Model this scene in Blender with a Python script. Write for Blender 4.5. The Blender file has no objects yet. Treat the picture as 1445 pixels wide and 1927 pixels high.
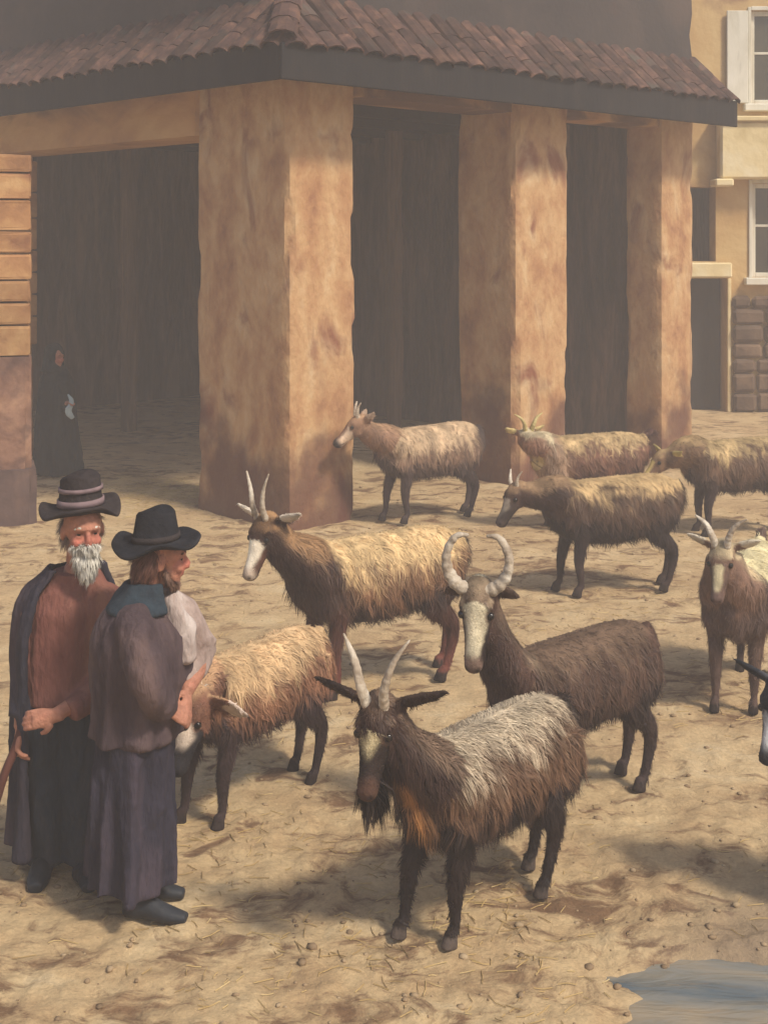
import bpy, bmesh, math, random
import numpy as np
from mathutils import Vector, Matrix, kdtree

random.seed(7)
RNG = np.random.default_rng(7)
R = math.radians
scene = bpy.context.scene
COL = scene.collection

# ------------------------------------------------------------------ camera
CAM_H, FOC, CX, HOR = 2.55, 2550.0, 722.5, 450.0      # metres / photo pixels
cam_d = bpy.data.cameras.new('camera')
cam = bpy.data.objects.new('camera', cam_d)
COL.objects.link(cam)
cam.location = (0, 0, CAM_H)
cam.rotation_euler = (R(90), 0, 0)
cam_d.sensor_fit = 'AUTO'
cam_d.sensor_width = 36.0
cam_d.lens = FOC / 1927 * 36.0
cam_d.shift_y = -(1927 / 2 - HOR) / 1927
cam_d.clip_end = 500
scene.camera = cam

# ------------------------------------------------------------------ light
SUN_EL = 50.0
SUN_XY = Vector((0.73, -0.68)).normalized()
world = bpy.data.worlds.new('World')
scene.world = world
world.use_nodes = True
wn = world.node_tree.nodes
sky = wn.new('ShaderNodeTexSky')
sky.sky_type = 'NISHITA'
sky.sun_disc = False
sky.sun_elevation = R(SUN_EL)
sky.sun_rotation = math.atan2(SUN_XY.x, SUN_XY.y)
sky.dust_density = 3.0
wn['Background'].inputs['Strength'].default_value = 0.09
world.node_tree.links.new(sky.outputs[0], wn['Background'].inputs[0])
sun_d = bpy.data.lights.new('sun', 'SUN')
sun_d.energy = 2.7
sun_d.angle = R(8.0)
sun_d.color = (1.0, 0.90, 0.76)
sun = bpy.data.objects.new('sun', sun_d)
COL.objects.link(sun)
sv = Vector((SUN_XY.x * math.cos(R(SUN_EL)), SUN_XY.y * math.cos(R(SUN_EL)), math.sin(R(SUN_EL))))
sun.rotation_euler = sv.to_track_quat('Z', 'Y').to_euler()
sun.location = (3, -4, 9)

vs = scene.view_settings
vs.view_transform = 'Standard'
vs.look = 'None'
vs.gamma = 1.0
vs.use_curve_mapping = False
vs.exposure = 0.45
scene.cycles.use_denoising = True
scene.cycles.max_bounces = 6
scene.cycles.volume_bounces = 1
scene.cycles.use_adaptive_sampling = True
scene.cycles.adaptive_threshold = 0.015

# ------------------------------------------------------------------ helpers
def gp(x, y):
    """ground point seen at photo pixel (x, y)"""
    Y = FOC * CAM_H / (y - HOR)
    return Vector(((x - CX) / FOC * Y, Y, 0))

def px_x(x, Y):
    return (x - CX) / FOC * Y

def px_z(y, Y):
    return CAM_H + (HOR - y) / FOC * Y

def lin(c):
    a = np.array(c, float) / 255.0
    return np.where(a <= 0.04045, a / 12.92, ((a + 0.055) / 1.055) ** 2.4)

def noise3(p, freq, seed, octaves=3):
    """cheap smooth noise in about -1..1 from sums of sines"""
    r = np.random.default_rng(seed)
    out = np.zeros(len(p)); amp = 1.0; tot = 0
    for o in range(octaves):
        for k in range(5):
            d = r.normal(size=3); d /= np.linalg.norm(d)
            w = freq * (2 ** o) * r.uniform(0.6, 1.5)
            out += amp * np.sin(p @ d * w * 2 * math.pi + r.uniform(0, 6.28) + 0.7 * np.sin(p @ d[[1, 2, 0]] * w * 3.1))
        tot += amp * 2.0
        amp *= 0.55
    return out / tot

def tag(o, label=None, cat=None, group=None, kind=None):
    if label: o['label'] = label
    if cat: o['category'] = cat
    if group: o['group'] = group
    if kind: o['kind'] = kind
    return o

def empty(name, loc, rz=0.0):
    o = bpy.data.objects.new(name, None)
    o.empty_display_size = 0.1
    COL.objects.link(o)
    o.location = loc
    o.rotation_euler = (0, 0, rz)
    return o

def link(name, mesh, mat=None, parent=None, loc=None, rz=None):
    o = bpy.data.objects.new(name, mesh)
    COL.objects.link(o)
    if mat is not None and not mesh.materials:
        mesh.materials.append(mat)
    if parent is not None: o.parent = parent
    if loc is not None: o.location = loc
    if rz is not None: o.rotation_euler = (0, 0, rz)
    return o

def pymesh(name, verts, faces, smooth=False):
    m = bpy.data.meshes.new(name)
    m.from_pydata([tuple(v) for v in verts], [], faces)
    if smooth:
        m.polygons.foreach_set('use_smooth', [True] * len(m.polygons))
    m.update()
    return m

def box_mesh(name, lo, hi, bevel=0.0, seg=1):
    bm = bmesh.new()
    bmesh.ops.create_cube(bm, size=1)
    for v in bm.verts:
        for i in range(3):
            v.co[i] = lo[i] if v.co[i] < 0 else hi[i]
    if bevel > 0:
        bmesh.ops.bevel(bm, geom=list(bm.edges), offset=bevel, segments=seg, affect='EDGES', profile=0.6)
    m = bpy.data.meshes.new(name)
    bm.to_mesh(m); bm.free()
    return m

def rough_box(name, lo, hi, step=0.07, amp=0.007, bevel=0.022, seed=1, chips=True):
    """box with a fine grid, worn rounded arrises and an uneven hand-plastered face"""
    lo = np.array(lo, float); hi = np.array(hi, float)
    n = np.maximum(2, np.round((hi - lo) / step).astype(int))
    verts = []; index = {}; faces = []
    def vid(i, j, k):
        key = (i, j, k)
        if key not in index:
            index[key] = len(verts)
            verts.append((lo[0] + (hi[0] - lo[0]) * i / n[0], lo[1] + (hi[1] - lo[1]) * j / n[1], lo[2] + (hi[2] - lo[2]) * k / n[2]))
        return index[key]
    for k in range(n[2]):
        for i in range(n[0]):
            faces.append((vid(i, 0, k), vid(i + 1, 0, k), vid(i + 1, 0, k + 1), vid(i, 0, k + 1)))
            faces.append((vid(i + 1, n[1], k), vid(i, n[1], k), vid(i, n[1], k + 1), vid(i + 1, n[1], k + 1)))
        for j in range(n[1]):
            faces.append((vid(0, j + 1, k), vid(0, j, k), vid(0, j, k + 1), vid(0, j + 1, k + 1)))
            faces.append((vid(n[0], j, k), vid(n[0], j + 1, k), vid(n[0], j + 1, k + 1), vid(n[0], j, k + 1)))
    for i in range(n[0]):
        for j in range(n[1]):
            faces.append((vid(i, j, n[2]), vid(i + 1, j, n[2]), vid(i + 1, j + 1, n[2]), vid(i, j + 1, n[2])))
            faces.append((vid(i, j + 1, 0), vid(i + 1, j + 1, 0), vid(i + 1, j, 0), vid(i, j, 0)))
    v = np.array(verts)
    c = (lo + hi) / 2; h = (hi - lo) / 2
    q = (v - c)
    # pull the vertical arrises in
    dx = h[0] - np.abs(q[:, 0]); dy = h[1] - np.abs(q[:, 1])
    near = np.clip(1 - np.hypot(dx, dy) / 0.05, 0, 1)
    wear = bevel * near * (0.7 + (1.2 * np.clip(noise3(v, 1.2, seed + 5), 0, 1) if chips else 0))
    sgn = np.sign(q[:, :2])
    v[:, :2] -= sgn * wear[:, None]
    a = amp * noise3(v, 0.55, seed) + 0.4 * amp * noise3(v, 2.4, seed + 1)
    nrm = np.where(np.abs(q[:, :2]) > h[:2] - 1e-4, np.sign(q[:, :2]), 0)
    v[:, :2] += nrm * a[:, None]
    m = pymesh(name, v, faces, smooth=True)
    m.set_sharp_from_angle(angle=R(28))
    return m

# ------------------------------------------------------------------ materials
MATS = {}
def nodes_mat(name):
    m = bpy.data.materials.new(name)
    m.use_nodes = True
    nt = m.node_tree
    return m, nt, nt.nodes, nt.links, nt.nodes['Principled BSDF']

def ramp_node(N, stops):
    r = N.new('ShaderNodeValToRGB')
    el = r.color_ramp.elements
    while len(el) > 1: el.remove(el[-1])
    el[0].position = stops[0][0]; el[0].color = (*lin(stops[0][1]), 1)
    for p, c in stops[1:]:
        e = el.new(p); e.color = (*lin(c), 1)
    return r

def surf(name, stops, scale=3.0, detail=8, rough=0.85, bump=0.3, bump_scale=14.0, stretch=(1, 1, 1), stain=None, stain_scale=0.9, stain_lo=0.5, stain_hi=0.62, distortion=0.4, rand=0.0, spec=0.25, low_tone=None, low_tone_h=1.1):
    """general procedural surface: a multi-colour noise, an optional stain layer, fine bump"""
    m, nt, N, L, P = nodes_mat(name)
    tc = N.new('ShaderNodeTexCoord')
    mp = N.new('ShaderNodeMapping'); mp.inputs['Scale'].default_value = stretch
    L.new(tc.outputs['Object'], mp.inputs['Vector'])
    vec = mp.outputs[0]
    if rand > 0:
        oi = N.new('ShaderNodeObjectInfo')
        ad = N.new('ShaderNodeVectorMath'); ad.operation = 'MULTIPLY_ADD'
        L.new(oi.outputs['Random'], ad.inputs[0]); ad.inputs[1].default_value = (37, 17, 53)
        L.new(mp.outputs[0], ad.inputs[2]); vec = ad.outputs[0]
    n1 = N.new('ShaderNodeTexNoise'); n1.inputs['Scale'].default_value = scale
    n1.inputs['Detail'].default_value = detail; n1.inputs['Roughness'].default_value = 0.62
    n1.inputs['Distortion'].default_value = distortion
    L.new(vec, n1.inputs['Vector'])
    rp = ramp_node(N, stops)
    L.new(n1.outputs['Fac'], rp.inputs['Fac'])
    col = rp.outputs['Color']
    if stain:
        n2 = N.new('ShaderNodeTexNoise'); n2.inputs['Scale'].default_value = stain_scale
        n2.inputs['Detail'].default_value = 6; n2.inputs['Distortion'].default_value = 0.6
        L.new(vec, n2.inputs['Vector'])
        mr = N.new('ShaderNodeMapRange'); mr.interpolation_type = 'SMOOTHSTEP'
        mr.inputs['From Min'].default_value = stain_lo; mr.inputs['From Max'].default_value = stain_hi
        L.new(n2.outputs['Fac'], mr.inputs['Value'])
        mx = N.new('ShaderNodeMix'); mx.data_type = 'RGBA'
        L.new(mr.outputs[0], mx.inputs['Factor']); L.new(col, mx.inputs['A'])
        mx.inputs['B'].default_value = (*lin(stain), 1)
        col = mx.outputs['Result']
    if low_tone:                                     # darker towards the ground, with an uneven upper edge
        sx = N.new('ShaderNodeSeparateXYZ'); L.new(tc.outputs['Object'], sx.inputs[0])
        n4 = N.new('ShaderNodeTexNoise'); n4.inputs['Scale'].default_value = 1.7; n4.inputs['Detail'].default_value = 7
        L.new(tc.outputs['Object'], n4.inputs['Vector'])
        ma = N.new('ShaderNodeMath'); ma.operation = 'MULTIPLY_ADD'; L.new(n4.outputs['Fac'], ma.inputs[0]); ma.inputs[1].default_value = -3.4; L.new(sx.outputs['Z'], ma.inputs[2])
        m4 = N.new('ShaderNodeMapRange'); m4.interpolation_type = 'SMOOTHSTEP'
        m4.inputs['From Min'].default_value = low_tone_h - 1.7; m4.inputs['From Max'].default_value = low_tone_h - 2.6; m4.inputs['To Max'].default_value = 0.85
        L.new(ma.outputs[0], m4.inputs['Value'])
        md_ = N.new('ShaderNodeMix'); md_.data_type = 'RGBA'; L.new(m4.outputs[0], md_.inputs['Factor']); L.new(col, md_.inputs['A'])
        md_.inputs['B'].default_value = (*lin(low_tone), 1); col = md_.outputs['Result']
    if rand > 0:
        hs = N.new('ShaderNodeHueSaturation')
        m2 = N.new('ShaderNodeMapRange'); m2.inputs['To Min'].default_value = 1 - rand; m2.inputs['To Max'].default_value = 1 + rand
        L.new(oi.outputs['Random'], m2.inputs['Value']); L.new(m2.outputs[0], hs.inputs['Value'])
        L.new(col, hs.inputs['Color']); col = hs.outputs['Color']
    L.new(col, P.inputs['Base Color'])
    P.inputs['Roughness'].default_value = rough
    P.inputs['Specular IOR Level'].default_value = spec
    if bump > 0:
        n3 = N.new('ShaderNodeTexNoise'); n3.inputs['Scale'].default_value = bump_scale
        n3.inputs['Detail'].default_value = 8
        L.new(vec, n3.inputs['Vector'])
        b = N.new('ShaderNodeBump'); b.inputs['Strength'].default_value = bump; b.inputs['Distance'].default_value = 0.02
        L.new(n3.outputs['Fac'], b.inputs['Height']); L.new(b.outputs[0], P.inputs['Normal'])
    MATS[name] = m
    return m

surf('plaster', [(0.28, (140, 96, 70)), (0.42, (172, 130, 92)), (0.54, (190, 154, 112)), (0.70, (206, 182, 144))], scale=2.6, detail=12, distortion=0.15,
     stretch=(1.0, 1.0, 0.62), stain=(130, 80, 58), stain_scale=2.6, stain_lo=0.52, stain_hi=0.74, bump=1.0, bump_scale=17, low_tone=(92, 60, 52))
surf('plaster_lintel', [(0.3, (150, 108, 70)), (0.5, (188, 142, 92)), (0.7, (206, 168, 112))], scale=1.5,
     stretch=(1, 0.5, 1), stain=(110, 80, 60), stain_scale=0.7, bump=0.5, bump_scale=9)
surf('brown_plaster', [(0.3, (104, 76, 66)), (0.5, (140, 106, 88)), (0.7, (176, 140, 114))], scale=3.2, detail=12, stain=(92, 70, 64), stain_scale=2.4, stain_lo=0.46, stain_hi=0.66, bump=0.9, bump_scale=10)
surf('dark_wall', [(0.36, (40, 34, 36)), (0.5, (78, 64, 60)), (0.64, (122, 98, 86))], scale=2.2, stretch=(2.2, 2.2, 0.35), bump=0.6)  # dark brown-grey with upright streaks
surf('dark_plaster', [(0.3, (56, 52, 52)), (0.5, (66, 60, 58)), (0.7, (84, 72, 66))], scale=0.9, bump=0.35,
     stain=(98, 62, 52), stain_scale=0.45, stain_lo=0.55, stain_hi=0.72)
surf('tile_clay', [(0.3, (52, 40, 38)), (0.5, (74, 54, 48)), (0.7, (108, 80, 66))], scale=7, rand=0.42, bump=0.4,
     stain=(70, 64, 58), stain_scale=2.5, stain_lo=0.55, stain_hi=0.7)
surf('timber', [(0.3, (24, 25, 28)), (0.55, (34, 33, 34)), (0.75, (48, 42, 38))], scale=4, stretch=(1, 1, 0.25), bump=0.4)
surf('post_wood', [(0.3, (70, 56, 50)), (0.55, (104, 84, 70)), (0.75, (138, 112, 90))], scale=4, stretch=(3, 3, 0.25), bump=0.5)
surf('stone_block', [(0.25, (120, 84, 60)), (0.45, (156, 114, 76)), (0.6, (176, 138, 94)), (0.75, (192, 160, 116))], scale=2.6, rand=0.14, bump=0.6,
     bump_scale=11, stain=(120, 78, 56), stain_scale=1.6, stain_lo=0.58, stain_hi=0.72)
surf('rubble', [(0.25, (66, 52, 43)), (0.5, (96, 77, 62)), (0.75, (130, 106, 84))], scale=3, rand=0.22, bump=0.7, bump_scale=10)
surf('dark_stone', [(0.3, (74, 60, 58)), (0.5, (94, 76, 72)), (0.75, (122, 98, 86))], scale=3, bump=0.6, bump_scale=9)
surf('house_plaster', [(0.25, (160, 124, 80)), (0.45, (190, 156, 104)), (0.6, (204, 176, 124)), (0.75, (216, 192, 144))], scale=0.9,
     stain=(140, 100, 72), stain_scale=0.55, stain_lo=0.53, stain_hi=0.66, bump=0.4)
surf('cream_paint', [(0.3, (200, 180, 130)), (0.5, (222, 204, 158)), (0.7, (232, 220, 186))], scale=1.8, bump=0.35)
surf('white_paint', [(0.3, (190, 184, 164)), (0.5, (214, 210, 194)), (0.7, (228, 224, 210))], scale=4, stretch=(1, 1, 0.3), bump=0.2, rough=0.6,
     stain=(140, 132, 116), stain_scale=2.2, stain_lo=0.62, stain_hi=0.74)
surf('horn', [(0.3, (128, 112, 96)), (0.5, (178, 164, 144)), (0.7, (214, 206, 190))], scale=9, stretch=(1, 1, 1), bump=0.5, bump_scale=40, rough=0.5)
surf('horn_dark', [(0.3, (84, 70, 60)), (0.5, (128, 110, 94)), (0.7, (176, 160, 138))], scale=9, bump=0.5, bump_scale=40, rough=0.5)
surf('horn_yellow', [(0.3, (140, 124, 80)), (0.5, (182, 166, 112)), (0.7, (206, 192, 144))], scale=9, bump=0.5, bump_scale=40, rough=0.5)
surf('felt_brown', [(0.3, (42, 38, 40)), (0.55, (58, 52, 52)), (0.75, (78, 68, 64))], scale=9, bump=0.4, bump_scale=60, rough=0.95, spec=0.1)
surf('felt_black', [(0.3, (26, 27, 30)), (0.55, (38, 39, 44)), (0.75, (56, 56, 60))], scale=9, bump=0.4, bump_scale=60, rough=0.95, spec=0.1)
surf('ribbon', [(0.3, (96, 82, 84)), (0.6, (134, 114, 116))], scale=9, bump=0.2)
surf('coat_plum', [(0.3, (58, 48, 52)), (0.5, (80, 67, 70)), (0.7, (106, 88, 86))], scale=5, stretch=(1, 1, 0.3), bump=0.7, bump_scale=55, rough=0.95, spec=0.1, stain=(112, 92, 88), stain_scale=3.5, stain_lo=0.5, stain_hi=0.75)
surf('coat_slate', [(0.3, (40, 42, 52)), (0.5, (56, 54, 64)), (0.7, (82, 70, 76))], scale=5, stretch=(1, 1, 0.3), bump=0.7, bump_scale=55, rough=0.95, spec=0.1, stain=(94, 80, 84), stain_scale=3.5, stain_lo=0.5, stain_hi=0.75)
surf('skirt_blue', [(0.3, (36, 36, 48)), (0.5, (52, 50, 62)), (0.7, (80, 70, 80))], scale=5, stretch=(1, 1, 0.25), bump=0.7, bump_scale=55, rough=0.95, spec=0.1)
surf('collar_blue', [(0.3, (34, 44, 54)), (0.6, (52, 66, 76))], scale=8, bump=0.4, bump_scale=40, rough=0.9)
surf('shirt_russet', [(0.3, (108, 68, 62)), (0.5, (132, 88, 78)), (0.7, (160, 116, 100))], scale=4, stretch=(1, 1, 0.35), bump=0.7, bump_scale=55, rough=0.95, spec=0.1, stain=(172, 128, 104), stain_scale=3.5, stain_lo=0.5, stain_hi=0.75)
surf('trouser_teal', [(0.3, (34, 44, 54)), (0.5, (48, 56, 66)), (0.7, (66, 66, 74))], scale=5, stretch=(1, 1, 0.25), bump=0.7, bump_scale=55, rough=0.95, spec=0.1, stain=(84, 80, 82), stain_scale=3.5, stain_lo=0.5, stain_hi=0.75)
surf('shirt_pale', [(0.3, (136, 116, 108)), (0.5, (170, 152, 144)), (0.7, (206, 196, 190))], scale=6, stretch=(1, 1, 0.4), bump=0.7, bump_scale=55, rough=0.95, spec=0.1, stain=(120, 104, 100), stain_scale=3.5, stain_lo=0.5, stain_hi=0.75)
surf('beard_white', [(0.3, (170, 164, 150)), (0.6, (206, 202, 190))], scale=20, stretch=(1, 1, 0.3), bump=0.8, bump_scale=60, rough=0.9)
surf('hair_brown', [(0.3, (66, 44, 36)), (0.6, (102, 70, 56))], scale=20, stretch=(1, 1, 0.3), bump=0.8, bump_scale=60, rough=0.8)
surf('cloak_teal', [(0.3, (26, 36, 42)), (0.6, (40, 50, 54))], scale=5, stretch=(1, 1, 0.3), bump=0.7, bump_scale=55, rough=0.95, spec=0.1, stain=(34, 40, 46), stain_scale=3.5, stain_lo=0.5, stain_hi=0.75)
surf('linen_blue', [(0.3, (150, 172, 178)), (0.6, (188, 206, 208))], scale=8, bump=0.4)
surf('skin', [(0.3, (176, 112, 92)), (0.5, (196, 132, 110)), (0.7, (208, 152, 130))], scale=14, bump=0.25, bump_scale=70, rough=0.6)
surf('boot', [(0.3, (28, 32, 38)), (0.6, (46, 50, 56))], scale=12, bump=0.4, rough=0.55)
surf('stick_wood', [(0.3, (60, 34, 30)), (0.6, (92, 54, 44))], scale=8, stretch=(1, 1, 0.2), bump=0.4, rough=0.7)
surf('straw', [(0.3, (124, 100, 66)), (0.5, (176, 150, 100)), (0.7, (206, 186, 138))], scale=3, bump=0, rough=0.7)
surf('pebble', [(0.3, (104, 86, 66)), (0.5, (150, 128, 100)), (0.7, (186, 166, 134))], scale=1.6, bump=0.3)

def mat_eye():
    m, nt, N, L, P = nodes_mat('eye')
    P.inputs['Base Color'].default_value = (0.008, 0.006, 0.005, 1)
    P.inputs['Roughness'].default_value = 0.08
    MATS['eye'] = m
mat_eye()

def mat_glass():
    m, nt, N, L, P = nodes_mat('pane_glass')
    tc = N.new('ShaderNodeTexCoord'); n = N.new('ShaderNodeTexNoise'); n.inputs['Scale'].default_value = 2.0
    L.new(tc.outputs['Object'], n.inputs['Vector'])
    r = ramp_node(N, [(0.3, (46, 44, 36)), (0.7, (74, 70, 54))]); L.new(n.outputs['Fac'], r.inputs['Fac'])
    L.new(r.outputs['Color'], P.inputs['Base Color'])
    P.inputs['Roughness'].default_value = 0.22
    MATS['glass'] = m
mat_glass()

def mat_attr(name, rough=0.75, spec=0.2):
    m, nt, N, L, P = nodes_mat(name)
    a = N.new('ShaderNodeAttribute'); a.attribute_name = 'coat'
    L.new(a.outputs['Color'], P.inputs['Base Color'])
    P.inputs['Roughness'].default_value = rough
    P.inputs['Specular IOR Level'].default_value = spec
    MATS[name] = m
mat_attr('hide', 0.85, 0.12)
mat_attr('fur', 0.6, 0.25)
mat_attr('skin_attr', 0.65, 0.25)
def relief(name, scale, strength):
    nt = MATS[name].node_tree; tc = nt.nodes.new('ShaderNodeTexCoord'); n = nt.nodes.new('ShaderNodeTexNoise'); n.inputs['Scale'].default_value = scale; n.inputs['Detail'].default_value = 6
    b = nt.nodes.new('ShaderNodeBump'); b.inputs['Strength'].default_value = strength; b.inputs['Distance'].default_value = 0.01
    nt.links.new(tc.outputs['Object'], n.inputs['Vector']); nt.links.new(n.outputs['Fac'], b.inputs['Height']); nt.links.new(b.outputs[0], nt.nodes['Principled BSDF'].inputs['Normal'])
relief('skin_attr', 90, 0.6); relief('hide', 120, 0.5)

def mat_water():
    m, nt, N, L, P = nodes_mat('puddle_water')
    tc = N.new('ShaderNodeTexCoord')
    def nz(scale, stretch, detail):
        n = N.new('ShaderNodeTexNoise'); n.inputs['Scale'].default_value = scale; n.inputs['Detail'].default_value = detail; n.inputs['Distortion'].default_value = 0.6
        mp = N.new('ShaderNodeMapping'); mp.inputs['Scale'].default_value = stretch
        L.new(tc.outputs['Object'], mp.inputs[0]); L.new(mp.outputs[0], n.inputs['Vector']); return n
    silt_sky = nz(2.2, (0.8, 2.4, 1), 6)              # stirred silt, with blue-grey sky reflection put into the colour
    r = ramp_node(N, [(0.36, (88, 98, 102)), (0.5, (126, 124, 114)), (0.64, (152, 138, 114))]); L.new(silt_sky.outputs['Fac'], r.inputs['Fac'])
    L.new(r.outputs['Color'], P.inputs['Base Color'])
    P.inputs['Roughness'].default_value = 0.05
    P.inputs['IOR'].default_value = 1.6
    rip = nz(5.5, (0.6, 2.2, 1), 3)
    b = N.new('ShaderNodeBump'); b.inputs['Strength'].default_value = 0.3; b.inputs['Distance'].default_value = 0.05
    L.new(rip.outputs['Fac'], b.inputs['Height']); L.new(b.outputs[0], P.inputs['Normal'])
    MATS['water'] = m
mat_water()

def mat_ground():
    m, nt, N, L, P = nodes_mat('trodden_earth')
    geo = N.new('ShaderNodeNewGeometry')
    def noise(scale, detail=8, rough=0.6, dist=0.5, stretch=None):
        n = N.new('ShaderNodeTexNoise'); n.inputs['Scale'].default_value = scale
        n.inputs['Detail'].default_value = detail; n.inputs['Roughness'].default_value = rough; n.inputs['Distortion'].default_value = dist
        if stretch:
            mp = N.new('ShaderNodeMapping'); mp.inputs['Scale'].default_value = stretch
            L.new(geo.outputs['Position'], mp.inputs[0]); L.new(mp.outputs[0], n.inputs['Vector'])
        else:
            L.new(geo.outputs['Position'], n.inputs['Vector'])
        return n
    base = noise(1.9, 12, 0.7)
    rp = ramp_node(N, [(0.25, (158, 132, 100)), (0.42, (182, 155, 117)), (0.56, (197, 172, 132)), (0.74, (208, 189, 154))])
    L.new(base.outputs['Fac'], rp.inputs['Fac'])
    # dung, damp and churned patches with their own outlines
    blot = noise(3.4, 9, 0.68, 0.9, (1, 1.5, 1))
    big = noise(0.55, 3, 0.5, 0.2)
    mul = N.new('ShaderNodeMath'); mul.operation = 'MULTIPLY_ADD'
    L.new(big.outputs['Fac'], mul.inputs[0]); mul.inputs[1].default_value = 0.35; L.new(blot.outputs['Fac'], mul.inputs[2])
    mr = N.new('ShaderNodeMapRange'); mr.interpolation_type = 'SMOOTHSTEP'
    mr.inputs['From Min'].default_value = 0.67; mr.inputs['From Max'].default_value = 0.82; mr.inputs['To Max'].default_value = 0.9
    L.new(mul.outputs[0], mr.inputs['Value'])
    mx = N.new('ShaderNodeMix'); mx.data_type = 'RGBA'
    L.new(mr.outputs[0], mx.inputs['Factor']); L.new(rp.outputs['Color'], mx.inputs['A'])
    mx.inputs['B'].default_value = (*lin((112, 84, 62)), 1)
    # fine grit
    grit = noise(46, 6, 0.7, 0)
    gr = N.new('ShaderNodeMapRange'); gr.inputs['From Min'].default_value = 0.3; gr.inputs['From Max'].default_value = 0.7
    gr.inputs['To Min'].default_value = 0.80; gr.inputs['To Max'].default_value = 1.14
    L.new(grit.outputs['Fac'], gr.inputs['Value'])
    hs = N.new('ShaderNodeHueSaturation'); L.new(gr.outputs[0], hs.inputs['Value']); L.new(mx.outputs['Result'], hs.inputs['Color'])
    # greyer silt towards the puddle: wet mud
    sep = N.new('ShaderNodeVectorMath'); sep.operation = 'DISTANCE'
    L.new(geo.outputs['Position'], sep.inputs[0]); sep.inputs[1].default_value = (1.84, 4.44, 0)
    wet = N.new('ShaderNodeMapRange'); wet.interpolation_type = 'SMOOTHSTEP'
    wet.inputs['From Min'].default_value = 1.15; wet.inputs['From Max'].default_value = 0.65; wet.inputs['To Max'].default_value = 0.75
    L.new(sep.outputs['Value'], wet.inputs['Value'])
    mw = N.new('ShaderNodeMix'); mw.data_type = 'RGBA'
    L.new(wet.outputs[0], mw.inputs['Factor']); L.new(hs.outputs['Color'], mw.inputs['A'])
    mw.inputs['B'].default_value = (*lin((134, 118, 100)), 1)
    L.new(mw.outputs['Result'], P.inputs['Base Color'])
    rr = N.new('ShaderNodeMapRange'); rr.inputs['To Min'].default_value = 0.95; rr.inputs['To Max'].default_value = 0.55
    L.new(wet.outputs[0], rr.inputs['Value']); L.new(rr.outputs[0], P.inputs['Roughness'])
    P.inputs['Specular IOR Level'].default_value = 0.2
    bn = noise(22, 10, 0.7, 0.3)
    b = N.new('ShaderNodeBump'); b.inputs['Strength'].default_value = 0.7; b.inputs['Distance'].default_value = 0.03
    L.new(bn.outputs['Fac'], b.inputs['Height']); L.new(b.outputs[0], P.inputs['Normal'])
    MATS['ground'] = m
mat_ground()

# ------------------------------------------------------------------ ground and puddle
PUD = (1.84, 4.44)
def pud_r(x, y):
    return np.hypot((x - PUD[0]) / 1.0, (y - PUD[1]) / 0.50)

def ground_z(x, y):
    p = np.stack([x, y, np.zeros_like(x)], 1)
    near = np.clip(1 - np.hypot(x, y - 8) / 22, 0, 1)
    z = (0.014 * noise3(p, 0.35, 11) + 0.010 * noise3(p, 1.6, 12) + 0.007 * noise3(p, 4.2, 13, 2)) * near
    f = np.clip((y - 3.6) / 1.0, 0, 1)
    z += 0.006 * noise3(p, 7.5, 14, 2) * np.clip((11 - y) / 5, 0, 1)
    rr = pud_r(x, y) + 0.30 * noise3(p * np.array((0.6, 1.6, 1)), 0.9, 15, 2) + 0.16 * noise3(p * np.array((0.7, 1.8, 1)), 2.4, 16, 3)
    dip = np.clip(1.25 - rr, 0, 1)
    z -= 0.075 * np.minimum(dip / 0.6, 1)
    return z

def gz(x, y):
    return float(ground_z(np.array([x]), np.array([y]))[0])

def build_ground():
    def axis(a, b, step, far):
        inner = list(np.arange(a, b + 1e-6, step))
        lo = []; s = step; v = a
        while v > -far:
            s *= 1.5; v -= s; lo.append(max(v, -far))
        hi = []; s = step; v = b
        while v < far:
            s *= 1.5; v += s; hi.append(min(v, far))
        return np.array(lo[::-1] + inner + hi)
    xs = axis(-3.6, 4.2, 0.024, 60); ys = np.unique(np.concatenate([axis(3.4, 6.0, 0.02, 60), np.arange(6.0, 13.5, 0.05)]))
    ys = np.array([ys[0]] + [b for a, b in zip(ys, ys[1:]) if b - a > 0.004])
    X, Y = np.meshgrid(xs, ys)
    x = X.ravel(); y = Y.ravel()
    v = np.stack([x, y, ground_z(x, y)], 1)
    nx, ny = len(xs), len(ys)
    i = np.arange(nx - 1); j = np.arange(ny - 1)
    I, J = np.meshgrid(i, j)
    a = (J * nx + I).ravel()
    f = np.stack([a, a + 1, a + nx + 1, a + nx], 1)
    m = bpy.data.meshes.new('ground')
    m.vertices.add(len(v)); m.vertices.foreach_set('co', v.ravel())
    m.loops.add(f.size); m.loops.foreach_set('vertex_index', f.ravel().astype(np.int32))
    m.polygons.add(len(f)); m.polygons.foreach_set('loop_start', np.arange(0, f.size, 4, dtype=np.int32))
    m.polygons.foreach_set('use_smooth', np.ones(len(f), bool))
    m.update()
    return tag(link('ground', m, MATS['ground']), 'trodden tan earth of the market square', None, None, 'structure')
build_ground()

def build_puddle():
    vs_, fs = [(PUD[0], PUD[1], -0.030)], []
    n = 72
    for k in range(n):
        a = 2 * math.pi * k / n
        vs_.append((PUD[0] + 1.6 * math.cos(a), PUD[1] + 0.80 * math.sin(a), -0.030))
    for k in range(n):
        fs.append((0, 1 + k, 1 + (k + 1) % n))
    tag(link('puddle', pymesh('puddle', vs_, fs), MATS['water']), 'shallow muddy puddle lying on the earth', None, None, 'structure')
build_puddle()

# ------------------------------------------------------------------ the loggia
C0 = Vector((-0.823, 11.82, 0))
LR = math.atan2(0.694, 0.72)
loggia = empty('market_loggia', C0, LR)       # local x runs along the right front, local y along the left front
tag(loggia, 'old arcaded market hall with thick square plastered pillars under a tiled eave', 'building')

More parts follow.
